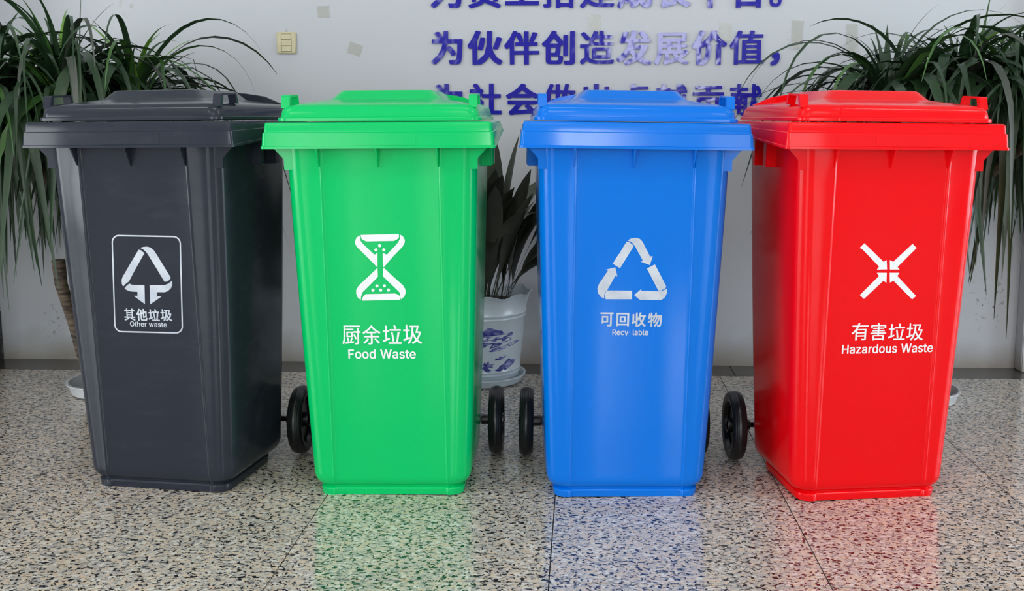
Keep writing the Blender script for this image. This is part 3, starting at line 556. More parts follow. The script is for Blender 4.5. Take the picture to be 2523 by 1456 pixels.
"Ls":[[253,386,221,392,151,392,119,386,88,371,62,351,43,326,36,311,34,299,34,249,38,231,51,210,68,193,86,181,113,168,199,148,223,140,236,133,247,122,254,105,254,99,245,82,234,71,219,62,189,54,163,56,134,69,119,84,110,109,105,114,77,114,24,101,22,87,26,69,31,56,43,38,70,11,101,-6,133,-14,153,-16,211,-16,249,-10,273,-2,304,17,327,42,338,61,344,83,344,131,340,147,331,164,314,183,292,199,279,206,255,214,169,234,145,244,131,256,124,269,124,285,133,300,142,309,163,320,181,324,209,320,230,309,243,294,253,274,257,270,285,270,336,283,338,295,330,319,311,348,284,371]],
"LF":[[49,-8,133,-8,138,-5,139,212,355,212,360,217,360,281,357,286,138,287,138,443,379,444,382,449,382,511,380,515,51,516,47,514,46,-3]],
"Lo":[[125,380,100,365,69,338,49,310,30,269,22,225,20,169,26,123,36,91,55,56,69,38,100,11,123,-2,145,-10,173,-16,241,-16,287,-4,318,13,349,42,367,68,384,103,394,149,394,225,390,251,380,283,367,308,349,334,326,357,310,369,289,380,241,392,173,392],[203,322,213,322,239,314,260,301,273,288,285,270,294,251,304,205,302,155,292,119,285,106,273,88,260,75,239,62,217,56,199,56,175,62,158,73,143,88,122,121,112,157,110,177,110,197,114,227,129,268,143,288,158,303,175,314]],
"Ld":[[384,515,301,516,297,514,295,359,272,377,255,386,239,390,227,392,161,392,119,380,92,363,63,336,41,300,24,251,20,221,20,157,24,127,40,79,65,38,84,19,114,-1,163,-16,221,-16,257,-8,274,1,297,21,298,-3,301,-8,381,-8,385,-6,386,511],[201,322,235,314,250,305,265,292,286,259,294,231,298,201,296,157,288,127,277,102,269,90,254,75,233,62,211,56,197,56,173,64,158,73,139,92,128,107,116,139,110,179,112,221,122,257,131,274,139,286,156,303,169,312]],
"LW":[[3,514,2,503,6,485,142,-7,239,-8,243,-6,343,359,441,-6,445,-8,539,-8,543,-6,680,485,679,516,593,516,588,513,493,138,490,139,472,221,395,512,389,516,294,515,290,511,193,135,172,225,97,512,91,516,7,516],[-59,493,-56,503,-56,513,-59,515]],
"LR":[[48,515,46,511,47,-6,51,-8,133,-8,138,-5,138,189,231,190,235,188,245,170,340,-7,440,-7,442,5,437,16,334,203,335,206,362,219,387,240,402,261,414,285,420,305,422,321,422,383,420,397,414,419,393,458,370,481,352,493,329,504,291,514,273,516],[138,263,139,444,237,444,253,442,288,431,311,412,317,404,326,385,330,365,330,341,326,319,319,304,300,283,285,274,245,264,225,264,219,262]],
"Lc":[[330,355,293,378,263,388,243,392,173,392,125,380,106,369,84,353,55,320,36,285,26,251,20,205,22,149,30,107,49,66,69,38,84,23,106,7,139,-8,173,-16,237,-16,263,-12,287,-4,318,13,351,44,363,62,376,93,376,107,372,111,321,124,295,124,289,120,275,90,258,73,248,67,219,56,185,58,158,73,137,96,122,121,112,159,110,177,112,215,116,235,126,263,143,288,158,303,175,314,203,322,229,318,252,307,273,288,291,254,315,254,374,269,376,273,376,285,361,318,345,340]],
"Ly":[[47,-90,203,-90,207,-88,220,-61,382,363,384,371,382,385,295,386,291,384,212,169,195,115,99,382,93,386,9,386,5,384,4,371,6,363,146,1,138,-29,126,-53,123,-60,108,-75,95,-80,49,-78,46,-83],[46,647,51,642,197,642,204,649,49,650]],
"Ll":[[43,516,38,511,38,81,40,57,44,39,51,26,62,13,72,3,89,-6,109,-10,171,-10,191,-6,194,-1,194,15,183,60,179,62,141,62,134,67,128,85,128,513,123,516]],
"Lb":[[40,515,38,511,39,-6,43,-8,123,-8,126,-3,127,21,148,3,163,-6,179,-12,203,-16,261,-16,281,-12,310,-1,340,19,361,40,386,81,398,119,404,157,404,221,394,275,375,316,361,336,328,367,305,380,261,392,197,392,169,386,148,375,129,359,127,514,123,516],[217,322,239,318,262,307,287,284,302,257,306,245,314,199,314,179,310,149,302,121,291,100,281,86,258,67,245,60,227,56,213,56,191,62,176,71,155,90,138,121,126,177,126,201,134,243,138,257,153,284,174,305,184,311]],
"LH":[[468,-7,470,-3,469,514,465,516,383,516,378,513,377,296,141,296,138,299,138,513,133,516,48,515,46,511,47,-6,51,-8,133,-8,138,-5,139,224,375,224,378,221,378,-5,383,-8]],
"Lz":[[350,-7,352,-3,352,59,349,64,149,65,345,322,345,384,341,386,36,385,34,381,34,319,37,314,229,313,29,54,29,-6,33,-8]],
"Lu":[[40,385,38,381,38,135,40,129,40,105,42,89,54,53,75,24,103,2,135,-10,149,-12,217,-12,229,-10,256,1,272,11,283,21,284,-3,287,-8,368,-7,370,-3,369,384,365,386,287,386,283,384,282,147,280,129,265,96,250,79,225,64,213,60,191,60,170,67,160,73,147,86,132,111,128,131,128,383,123,386]],
"A":{"O":533,"t":227,"h":410,"e":404,"r":259,"w":567,"a":389,"s":365,"F":410,"o":415,"d":424,"W":686,"R":449,"c":396,"y":389,"l":189,"b":424,"H":517,"z":380,"u":410}}
LOGO = {"dark":{"s":[[-46,6537,19,6522,81,6472,110,6435,74,6396,-206,5985,-398,5692,-481,5639,-571,5558,-605,5626,-602,5730,-565,5814,-298,6189],[9,6583,71,6608,182,6620,257,6609,310,6587,366,6545,411,6486,488,6354,799,5816,755,5754,685,5712,612,5704,303,6249,188,6442,148,6491,87,6543],[-538,5507,-483,5572,-388,5641,-328,5611,-262,5603,38,5609,8,5098,-293,5312,-185,5319,-180,5423,-367,5427,-475,5462],[185,5603,601,5617,691,5646,772,5697,831,5745,828,5632,781,5538,686,5460,596,5427,382,5425,373,5318,491,5310,159,5097]],"t":[[-613,-299,4648,4973],[-267,46,4650,4971],[79,394,4654,4972],[423,748,4659,4976],[-469,579,4493,4630]]},"frame":[[-764,6902],[1146,6888],[1007,4351],[-919,4341]],"green":{"s":[[-561,6981,413,7002,415,6917,353,6856,280,6825,-422,6815,-506,6852,-552,6901],[-598,6969,-576,6920,-567,6823,-498,6737,-240,6479,-204,6479,-147,6528,-160,6140,-190,6172,-436,6431,-658,6664,-710,6750,-708,6823,-673,6909],[446,6985,513,6941,559,6856,556,6782,505,6685,242,6417,3,6147,-21,6155,-16,6523,75,6473,111,6491,387,6783,438,6880],[-160,6130,-158,5901,-201,5852,-568,5494,-614,5370,-619,5295,-695,5357,-735,5469,-724,5569,-659,5668],[3,6130,-20,6110,-31,5913,360,5516,400,5466,393,5404,420,5305,502,5379,544,5478,533,5578,475,5677,250,5888],[-588,5275,-579,5332,-547,5394,-484,5444,273,5459,345,5429,405,5380,397,5293],[-46,6704,-55,6679,-76,6664,-101,6665,-121,6680,-128,6704,-120,6729,-99,6744,-73,6743,-53,6728],[-142,6597,-151,6572,-172,6557,-197,6557,-217,6572,-224,6597,-215,6621,-194,6636,-169,6636,-149,6621],[57,6596,48,6572,27,6556,2,6557,-19,6572,-26,6596,-17,6621,4,6636,30,6636,50,6620],[-150,5659,-158,5634,-180,5619,-205,5619,-225,5634,-232,5659,-224,5684,-202,5699,-177,5699,-157,5684],[41,5661,32,5636,11,5621,-15,5621,-35,5636,-42,5661,-34,5686,-12,5701,13,5701,33,5685],[-256,5548,-265,5523,-286,5508,-312,5508,-332,5523,-339,5548,-330,5573,-309,5588,-283,5588,-263,5572],[-58,5549,-67,5525,-88,5509,-114,5510,-134,5525,-141,5550,-132,5574,-111,5590,-86,5590,-65,5574],[142,5551,133,5527,112,5511,86,5511,66,5527,59,5552,68,5576,89,5592,114,5592,135,5576]],"t":[[-1138,-658,4117,4621],[-609,-142,4116,4627],[-88,399,4128,4626],[443,927,4127,4643],[-998,757,3741,3984]]},"blue":{"s":[[-176,6835,-106,6816,-35,6767,6,6713,-326,6146,-514,6261,-395,6467,-343,6538,-314,6520,-328,6574,-294,6628],[-151,6862,-59,6916,49,6933,159,6904,231,6829,432,6454,502,6466,435,6234,193,6321,256,6338,46,6707,-36,6807],[563,6253,878,5674,830,5619,731,5572,671,5577,362,6143],[900,5634,895,5502,848,5399,760,5327,650,5321,217,5330,224,5314,55,5451,239,5615,236,5568,702,5557,801,5578],[0,5567,0,5343,-671,5339,-692,5410,-689,5501,-640,5569],[-446,6167,-386,5929,-440,5949,-640,5573,-703,5511,-715,5353,-806,5409,-874,5500,-891,5622,-854,5733,-633,6079,-678,6109]],"t":[[-796,-457,4629,4992],[-380,-55,4635,4984],[16,378,4627,4997],[429,792,4619,4995],[-478,449,4399,4550]]},"red":{"s":[[-610,6820,-65,6341,15,6385,44,6145,-228,6139,-176,6220,-662,6677,-725,6700],[678,6797,795,6690,322,6205,381,6138,121,6140,100,6385,198,6339],[-223,6061,44,6058,53,5799,-34,5852,-519,5388,-637,5490,-159,5976],[120,6058,382,6055,335,5971,878,5448,780,5359,240,5849,144,5805]],"t":[[-791,-338,4305,4763],[-279,141,4296,4755],[200,658,4298,4731],[698,1154,4277,4730],[-1017,1452,3962,4196]]}}

# ---------------------------------------------------------------- the room
YW = 4.018                        # the wall behind the bins (room frame)
XL, XR = -5.2, 5.2
rz = (0, 0, TH)

# floor: a bed with the joints, and every granite tile as a piece of its own
floor = link('floor', box_mesh('floor', XL, XR, YB, YW + .1, -.12, -.004), M['grout'], None, None, rz)
tag(floor, kind='structure')
T0X, T0Y, TS = -.0673, 2.0654, .6051
YBAND = 3.846
g = .0014
tile_full = box_mesh('tile', g, TS - g, g, TS - g, -.02, 0)
tile_full.materials.append(M['granite'])
for i in range(-9, 9):
    for j in range(-12, 3):
        x0, y0 = T0X + i * TS, T0Y + j * TS
        if x0 < XL or x0 + TS > XR or y0 < YB: continue
        me = tile_full
        if j == 2:
            if False: pass
            me = box_mesh('tile', g, TS - g, g, YBAND - y0 - g, -.02, 0)
            me.materials.append(M['granite'])
        t = bpy.data.objects.new('tile', me)
        COL.objects.link(t)
        t.parent = floor
        t.location = (x0, y0, 0)
# dark border strip laid along the wall
k = 0
x = -4.2
while x < 4.2:
    me = box_mesh('border_stone', g, 1.2 - g, 0, YW - YBAND - .002, -.02, 0, .0012)
    t = link('border_stone', me, M['border'], floor, (x, YBAND + .001, 0))
    x += 1.2

wb_ = link('wall_back', box_mesh('wall_back', XL, XR, YW, YW + .2, -.02, HC), M['wall'], None, None, rz)
tag(wb_, kind='structure')
for nm, sg, dn in (('wall_left', -1, 'added_door_1'), ('wall_right', 1, 'added_door_2')):  # each side wall gets its added daylight door
    _, dy0, dy1, dz0, dz1 = [q for q in SIDE if q[0] == sg][0]
    xa, xb = (XL - .2, XL) if sg < 0 else (XR, XR + .2)
    V = []; F = []
    for (a, b, c, d) in ((YB, dy0, -.02, HC), (dy1, YW, -.02, HC), (dy0, dy1, dz1, HC)):
        n0 = len(V)
        V += [(xa, a, c), (xb, a, c), (xb, b, c), (xa, b, c), (xa, a, d), (xb, a, d), (xb, b, d), (xa, b, d)]
        F += [tuple(n0 + q for q in f) for f in ((0, 1, 2, 3), (4, 5, 6, 7), (0, 1, 5, 4), (1, 2, 6, 5), (2, 3, 7, 6), (3, 0, 4, 7))]
    tag(link(nm, mesh(nm, V, F), M['wall'], None, None, rz), kind='structure')
    V = []; F = []
    xm = sg * 5.27
    for (a, b, c, d) in ((dy0, dy0 + .06, 0.001, dz1), (dy1 - .06, dy1, 0.001, dz1), ((dy0 + dy1) / 2 - .05, (dy0 + dy1) / 2 + .05, 0.001, dz1), (dy0, dy1, dz1 - .07, dz1), (dy0, dy1, 0.001, .08)):
        n0 = len(V)
        V += [(xm - .03, a, c), (xm + .03, a, c), (xm + .03, b, c), (xm - .03, b, c), (xm - .03, a, d), (xm + .03, a, d), (xm + .03, b, d), (xm - .03, b, d)]
        F += [tuple(n0 + q for q in f) for f in ((0, 1, 2, 3), (4, 5, 6, 7), (0, 1, 5, 4), (1, 2, 6, 5), (2, 3, 7, 6), (3, 0, 4, 7))]
    tag(link(dn, mesh(dn, V, F), M['frame'], None, None, rz), kind='structure')
tag(link('ceiling', box_mesh('ceiling', XL - .2, XR + .2, YB - .2, YW + .2, HC, HC + .15), M['ceiling'], None, None, rz), kind='structure')

# wall behind the camera, with its openings
bm = bmesh.new()
xs = sorted([XL, XR] + [v for o_ in OPEN for v in o_[:2]])
cells = []
for a, b in zip(xs[:-1], xs[1:]):
    op = [o_ for o_ in OPEN if o_[0] == a and o_[1] == b]
    if op:
        cells += [(a, b, -.02, op[0][2]), (a, b, op[0][3], HC)]
    else:
        cells.append((a, b, -.02, HC))
V = []; F = []
for (a, b, z0, z1) in cells:
    if z1 - z0 < .005: continue
    n0 = len(V)
    V += [(a, YB - .2, z0), (b, YB - .2, z0), (b, YB, z0), (a, YB, z0), (a, YB - .2, z1), (b, YB - .2, z1), (b, YB, z1), (a, YB, z1)]
    F += [tuple(n0 + q for q in f) for f in ((0, 1, 2, 3), (4, 5, 6, 7), (0, 1, 5, 4), (1, 2, 6, 5), (2, 3, 7, 6), (3, 0, 4, 7))]
bm.free()
tag(link('wall_front', mesh('wall_front', V, F), M['wall'], None, None, rz), kind='structure')
nw = 1
for idx, (x0, x1, z0, z1) in enumerate(OPEN):
    nm = 'window_%d' % nw
    nw += 1
    V = []; F = []
    bars = [(x0, x0 + .05, z0, z1), (x1 - .05, x1, z0, z1), (x0, x1, z0, z0 + .05), (x0, x1, z1 - .05, z1)]
    nmull = 1 if idx == 1 else 3
    for q in range(1, nmull + 1):
        xm = x0 + (x1 - x0) * q / (nmull + 1)
        bars.append((xm - .03, xm + .03, z0, z1))
    bars.append((x0, x1, z0 + (z1 - z0) * .72, z0 + (z1 - z0) * .72 + .05))
    for (a, b, c, d) in bars:
        n0 = len(V)
        V += [(a, YB - .12, c), (b, YB - .12, c), (b, YB - .06, c), (a, YB - .06, c), (a, YB - .12, d), (b, YB - .12, d), (b, YB - .06, d), (a, YB - .06, d)]
        F += [tuple(n0 + q for q in f) for f in ((0, 1, 2, 3), (4, 5, 6, 7), (0, 1, 5, 4), (1, 2, 6, 5), (2, 3, 7, 6), (3, 0, 4, 7))]
    w = link(nm, mesh(nm, V, F), M['frame'], None, None, rz)
    tag(w, kind='structure')

# white pilaster at the right, stone-clad pier at the left
PXR = 1.736
tag(link('trim_1', box_mesh('trim_1', PXR, PXR + .5, 3.949, YW - .0005, 0.0005, HC - .001, .004, 2), M['wall'], None, None, rz), kind='structure')
PXL = -2.392
pier = link('trim_2', box_mesh('trim_2', PXL - .45, PXL - .012, 3.61, YW - .0005, .0005, HC - .001), M['wall'], None, None, rz)
tag(pier, kind='structure')
link('stone_base', box_mesh('stone_base', PXL - .46, PXL, 3.60, YW - .001, .0005, .205, .004, 2), M['stone'], pier)
link('marble_panel', box_mesh('marble_panel', PXL - .46, PXL - .002, 3.60, YW - .001, .207, .78, .003, 2), M['grey_panel'], pier)

# housings for the unseen ceiling panels added as overhead fill light
for x, y in PANELS:
    r = empty('added_ceiling_light', room(x, y, HC), rz, None, None, 'added fill lamps on the hall ceiling')
    tag(r, 'flat white ceiling lamp added for fill, %s of the row %s' % ({-2.6: 'left end', 0.0: 'middle', 2.6: 'right end'}[x], 'nearer the bins' if y > 0 else 'nearer the windows'), 'lamp')
    link('housing', box_mesh('housing', -.6, .6, -.16, .16, -.07, -.0005, .004), M['frame'], r)
    link('diffuser', box_mesh('diffuser', -.57, .57, -.13, .13, -.078, -.0705), M['lamp'], r)


# ---------------------------------------------------------------- wheeled bins
def rr(w, y0, y1, r, seg=5, xs=(), dy=None, taper=0.0):
    """rounded rectangle outline, counter-clockwise from the front left corner; xs are extra points on the front"""
    P = []
    for cx, cy, a0 in ((w - r, y1 - r, 0), (-(w - r), y1 - r, 90), (-(w - r), y0 + r, 180), (w - r, y0 + r, 270)):
        for k in range(seg + 1):
            a = math.radians(a0 + 90 * k / seg)
            P.append((cx + r * math.cos(a), cy + r * math.sin(a)))
        if a0 == 180:
            for q in xs:
                P.append((q, y0 + (dy(q) if dy else 0)))
    if taper:
        P = [(x * (1 - taper * min(1, max(0, (y - .22) / .28))), y) for x, y in P]
    return P


YF = lambda z: .058 - (z - .06) * (.028 / .86)


def body_mesh():
    xs = (-.154, -.151, -.1465, -.143, -.07, 0, .07, .143, .1465, .151, .154)
    def dy(q):
        a = abs(q)
        return .0030 if a < .1435 else (.0024 if a < .147 else (-.0016 if a < .152 else 0))
    lev = [(0, .190, .064, .345, .035, 0), (.016, .192, .063, .347, .035, 0), (.0185, .1915, .0645, .348, .035, 0),
           (.0215, .1865, .070, .352, .035, 0), (.025, .189, .069, .366, .035, 0), (.028, .196, .0655, .390, .04, 0), (.036, .2035, .0605, .395, .04, 0),
           (.048, .2085, .058, .398, .04, 0)]
    rings = []
    for z, w, y0, y1, r, _ in lev:
        k = 1 if z < .02 or z > .045 else .5
        rings.append([(x, y, z) for x, y in rr(w, y0, y1, r, 6, xs, lambda q: dy(q) * k)])
    n = 10
    for i in range(n + 1):
        t = i / n
        z = .06 + t * .86
        w = .2105 + (.243 - .2105) * t + .0022 * math.sin(PI * t)
        rings.append([(x, y, z) for x, y in rr(w, YF(z), .400 + .03 * t, .042, 6, xs, dy)])
    rings.append([(x, y, .955) for x, y in rr(.246, .028, .432, .042, 6, xs)])
    rings.append([(x, y, .9745) for x, y in rr(.268, .020, .50, .03, 6, xs)])
    V, F = loft(rings, True, True)
    return mesh('body', V, F, 32)


def rim_mesh():
    prof = [(0, 0), (0, .09), (.0022, .11), (.0048, .60), (.0078, .63), (.0096, .90), (.0110, .97), (.0140, 1.0)]
    outline = lambda d: rr(.2925 - d, -.001 + d, .52 - d, max(.011 - d * .3, .004), 5, (-.15, 0, .15), None, .035)
    base = outline(0)
    def zb(y):
        t = min(1, max(0, (y - .075) / .115))
        return .9178 + .0372 * t
    rings = []
    for d, f in prof:
        rings.append([(x, y, zb(by) + f * (.9825 - zb(by))) for (x, y), (bx, by) in zip(outline(d), base)])
    rings.append([(x, y, .9825) for x, y in outline(.036)])
    rings.append([(x, y, .9705) for x, y in outline(.036)])
    rings.append([(x, y, .9705) for x, y in outline(.010)])
    rings.append([(x, y, zb(by)) for (x, y), (bx, by) in zip(outline(.0035), base)])
    V, F = loft(rings, False, False, True)
    return mesh('rim', V, F, 28)


def lid_mesh(step=0.0):      # step: the front lip stands proud right of a moulding seam
    L_ = [(.240, .03, .47, .03, .9845), (.2545, .017, .487, .028, .9848), (.2555, .016, .488, .028, .9865), (.2555, .016, .488, .028, .9925), (.2535, .0175, .486, .028, .9948),
          (.2495, .021, .483, .028, .9958), (.2478, .0225, .482, .029, 1.008), (.2455, .025, .480, .030, 1.0155), (.2415, .029, .476, .031, 1.0212), (.235, .036, .469, .033, 1.0252),
          (.226, .045, .46, .035, 1.0275), (.18, .09, .43, .03, 1.0350), (.148, .121, .405, .028, 1.0400), (.143, .126, .402, .028, 1.0425), (.1215, .1445, .384, .022, 1.0622), (.1185, .149, .381, .022, 1.0640), (.10, .17, .36, .02, 1.0650)]
    rings = []
    for w, y0, y1, r, z in L_:
        rings.append([(x, y - (step if (x > -.6 * w and y < .12 and z < 1.03) else 0), z)
                      for x, y in rr(w, y0, y1, r, 6, (-.605 * w, -.595 * w, 0, .3 * w, .6 * w))])
    V, F = loft(rings, True, True)
    return mesh('lid', V, F, 30)


def prism_x(name, poly_yz, x0, x1):
    n = len(poly_yz)
    V = [(x0, y, z) for y, z in poly_yz] + [(x1, y, z) for y, z in poly_yz]
    F = [tuple(range(n)), tuple(range(n, 2 * n))] + [(i, (i + 1) % n, n + (i + 1) % n, n + i) for i in range(n)]
    return mesh(name, V, F)


def prism_y(name, poly_xz, y0, y1):
    n = len(poly_xz)
    V = [(x, y0, z) for x, z in poly_xz] + [(x, y1, z) for x, z in poly_xz]
    F = [tuple(range(n)), tuple(range(n, 2 * n))] + [(i, (i + 1) % n, n + (i + 1) % n, n + i) for i in range(n)]
    return mesh(name, V, F)


BODY = body_mesh()
RIM = rim_mesh()
LID = lid_mesh()
FIN = mesh('rib', [(-.0028, .004, .930), (.0028, .004, .930), (.0028, .040, .930), (-.0028, .040, .930),
                   (-.0024, .006, .915), (.0024, .006, .915), (-.0009, .0285, .872), (.0009, .0285, .872), (.0012, .040, .868), (-.0012, .040, .868)],
           [(0, 1, 2, 3), (0, 1, 5, 4), (4, 5, 7, 6), (6, 7, 8, 9), (2, 3, 9, 8), (0, 4, 6, 9, 3), (1, 2, 8, 7, 5)])
GUS = {}
for s in (-1, 1):
    GUS[s] = prism_y('gusset', [(s * .268, .935), (s * .268, .917), (s * .244, .890), (s * .244, .864), (s * .222, .864), (s * .222, .935)], .038, .043)
TAB = box_mesh('side_tab', -.0145, .0145, -.012, .012, .864, .972, .002)
HANDLE = mesh('lid_handle', *(lambda: (lambda P, Q: (
    [(x, y, z) for x in (-.0105, .0105) for (y, z) in P] ,
    [tuple(range(len(P))), tuple(range(len(P), 2 * len(P)))] + [(i, (i + 1) % len(P), len(P) + (i + 1) % len(P), len(P) + i) for i in range(len(P))]))(
    [(.036, 1.018), (.043, 1.046), (.048, 1.0500), (.120, 1.0535), (.126, 1.050), (.136, 1.026), (.125, 1.026), (.118, 1.0490), (.056, 1.0455), (.049, 1.020)], 0))())
RIDGE = prism_y('hinge_ridge', [(-.225, 1.028), (-.205, 1.036), (-.17, 1.051), (-.11, 1.0605), (-.06, 1.063), (.06, 1.063), (.11, 1.0605), (.17, 1.051), (.205, 1.036), (.225, 1.028)], .446, .457)

wprof = [(.074, -.0185), (.086, -.0205), (.0915, -.0198), (.096, -.016), (.0975, -.012), (.0968, -.0112), (.0985, -.009), (.0995, -.006), (.0988, -.0052), (.0998, -.004), (.1, 0),
         (.0998, .004), (.0988, .0052), (.0995, .006), (.0985, .009), (.0968, .0112), (.0975, .012), (.096, .016), (.0915, .0198), (.086, .0205), (.074, .0185)]
TYRE = lathe('wheel', wprof, 48, 'X', (0, 0, 0), True, 40)
HUB = lathe('hub', [(.0745, -.0178), (.0745, .0178), (.070, .0175), (.066, .006), (.026, .003), (.021, .006), (.019, .021), (.012, .0235), (.006, .0245), (.006, -.0215), (.019, -.021), (.021, -.006), (.026, -.003), (.066, -.006), (.070, -.0175)],
            40, 'X', (0, 0, 0), True, 35)
SLEEVE = lathe('axle_sleeve', [(.0145, 0), (.0145, .026), (.0125, .0265)], 20, 'X')
AXLE = lathe('axle', [(.008, -.272), (.008, .272)], 16, 'X')
GRIP = tube('push_handle', [(-.19, .50, .962), (-.19, .555, .966), (-.16, .575, .966), (.16, .575, .966), (.19, .555, .966), (.19, .50, .962)], .012, 10)
BRACKET = box_mesh('axle_bracket', -.012, .012, -.045, .014, -.022, .022, .003)

LATIN = dict((k[1:], v) for k, v in GLY.items() if k[0] == 'L')
ADV = GLY['A']


def text_loops(chars, box, style, kern=20):
    """set a run of Latin letters inside box = (x0, x1, z0, z1), capital height = z1 - z0"""
    x = 0; out = []
    for ch in chars:
        if ch == ' ':
            x += 225; continue
        if ch != '~':
            for lp in LATIN[ch]:
                out.append([(px + x, py) for px, py in pairs(lp)])
        x += (ADV[ch] if ch != '~' else ADV['c']) + kern
    X0 = min(p[0] for l in out for p in l); X1 = max(p[0] for l in out for p in l)
    H_ = max(p[1] for l in out for p in l if True)
    capl = out[0]
    c0 = min(p[1] for p in capl); c1 = max(p[1] for p in capl)
    fx = (box[1] - box[0]) / (X1 - X0); fz = (box[3] - box[2]) / (c1 - c0)
    return [[(box[0] + (px - X0) * fx, box[2] + (py - c0) * fz) for px, py in l] for l in out]


def glyph_loops(key, box):
    L_ = [pairs(l) for l in GLY[key]]
    X0 = min(p[0] for l in L_ for p in l); X1 = max(p[0] for l in L_ for p in l)
    Z0 = min(p[1] for l in L_ for p in l); Z1 = max(p[1] for l in L_ for p in l)
    return [[(box[0] + (x - X0) / (X1 - X0) * (box[1] - box[0]), box[2] + (y - Z0) / (Z1 - Z0) * (box[3] - box[2])) for x, y in l] for l in L_]


def on_face(me, off=.0007):
    for v in me.vertices:
        z = v.co.y
        v.co = Vector((v.co.x, YF(z) + .0030 - off, z))
    return me


BINS = [
    ('dark', (-1.05853, 2.54734), -.16979, -.01156, 'B', '其他垃圾', 'Other waste', 'print_grey',
     'charcoal grey wheeled bin with tree-like arrow sign in a rounded frame'),
    ('green', (-.42012, 2.50918), -.01630, -.00719, 'T', '厨余垃圾', 'Food Waste', 'print',
     'bright green wheeled bin with white hourglass sign, for food waste'),
    ('blue', (.20552, 2.49724), .04343, .01249, 'B', '可回收物', 'Recy~lable', 'print_grey',
     'blue wheeled bin with white triangle of recycling arrows'),
    ('red', (.85018, 2.48661), .13446, .00967, 'T', '有害垃圾', 'Hazardous Waste', 'print',
     'red wheeled bin with four white arrows meeting, for hazardous waste'),
]
for key, (bx, by), yaw, tilt, style, zh, en, pm, label in BINS:
    mt = M[key]
    root = empty('waste_bin', (bx, by, .0012), (0, tilt, yaw), label, 'bin', 'wheeled waste bins in a row')
    P = lambda name, me, m, par=root, loc=(0, 0, 0): (me.materials.append(m) if len(me.materials) == 0 else None,
                                                  link(name, me, None, par, loc))[1]
    link('body', BODY.copy(), mt, root)
    link('rim', RIM.copy(), mt, root)
    lid = link('lid', lid_mesh(.004) if key == 'red' else LID.copy(), mt, root)
    hme = HANDLE.copy(); hme.materials.append(mt)
    for s in (-1, 1):
        h = link('lid_handle', hme, None, lid, (s * .235, 0, 0))
        link('hinge_ridge', RIDGE.copy(), mt, lid) if s == 1 else None
    fin = FIN.copy(); fin.materials.append(mt)
    for x in (-.155, -.006, .145):
        link('rib', fin, None, root, (x, 0, 0))
    for s in (-1, 1):
        link('gusset', GUS[s].copy(), mt, root)
    tab = TAB.copy(); tab.materials.append(mt)
    for s in (-1, 1):
        for y in (.213, .302):
            link('side_tab', tab, None, root, (s * .2535, y, 0))
    link('push_handle', GRIP.copy(), mt, root)
    # embossed plate and weld lines on the rim's lower band
    pl = prism_x('rim_plate', [(.0005, .9262), (.0027, .9535), (.007, .9535), (.007, .9262)], -.062, .095)
    link('rim_plate', pl, mt, root)
    # running gear
    link('axle', AXLE.copy(), M['steel'], root, (0, .415, .1))
    br = BRACKET.copy(); br.materials.append(mt)
    for s in (-1, 1):
        link('axle_bracket', br, None, root, (s * .17, .415, .1))
        w = link('wheel', TYRE.copy(), M['rubber'], root, (s * .2565, .415, .1), (0, 0, (0 if s > 0 else PI) - yaw * .85))
        link('hub', HUB.copy(), M['hub'], w)
        link('axle_sleeve', SLEEVE.copy(), M['hub'], root, (s * .238, .415, .1), (0, 0, PI if s > 0 else 0))
    # printing
    D = LOGO[key]
    sy = on_face(filled('symbol', [pairs(l, 1e-4) for l in D['s']]))
    link('symbol', sy, M[pm], root)
    cl = []
    for ch, b_ in zip(zh, D['t'][:4]):
        cl += glyph_loops(style + ch, [q * 1e-4 for q in b_])
    link('lettering', on_face(filled('lettering', cl)), M[pm], root)
    el = text_loops(en, [q * 1e-4 for q in D['t'][4]], style, 16 if key == 'dark' else 8)
    if key == 'blue':           # the letter c has mostly flaked away
        b_ = [q * 1e-4 for q in D['t'][4]]
        cx = b_[0] + (b_[1] - b_[0]) * .485; cz = b_[2]
        el += [[(cx - .003, cz + .006), (cx - .001, cz + .009), (cx + .001, cz + .010), (cx - .0005, cz + .0075)], [(cx + .002, cz + .002), (cx + .0045, cz + .0035), (cx + .004, cz + .004), (cx + .0015, cz + .0028)]]
    link('lettering', on_face(filled('lettering', el)), M[pm], root)
    if key == 'dark':
        c = LOGO['frame']
        def quadpt(u, v):
            (a, b2, c2, d) = c
            return tuple(((1 - u) * (1 - v) * a[k] + u * (1 - v) * b2[k] + u * v * c2[k] + (1 - u) * v * d[k]) * 1e-4 for k in (0, 1))
        W_, H2 = .192, .256
        def ring(inset, r):
            out = []
            for cx, cy, a0 in ((W_ - r - inset, r + inset, -90), (W_ - r - inset, H2 - r - inset, 0), (r + inset, H2 - r - inset, 90), (r + inset, r + inset, 180)):
                for q in range(9):
                    a = math.radians(a0 + 90 * q / 8)
                    out.append(quadpt((cx + r * math.cos(a)) / W_, (cy + r * math.sin(a)) / H2))
            return out
        link('print_frame', on_face(filled('print_frame', [ring(-.0019, .0205), ring(.0019, .0168)])), M[pm], root)

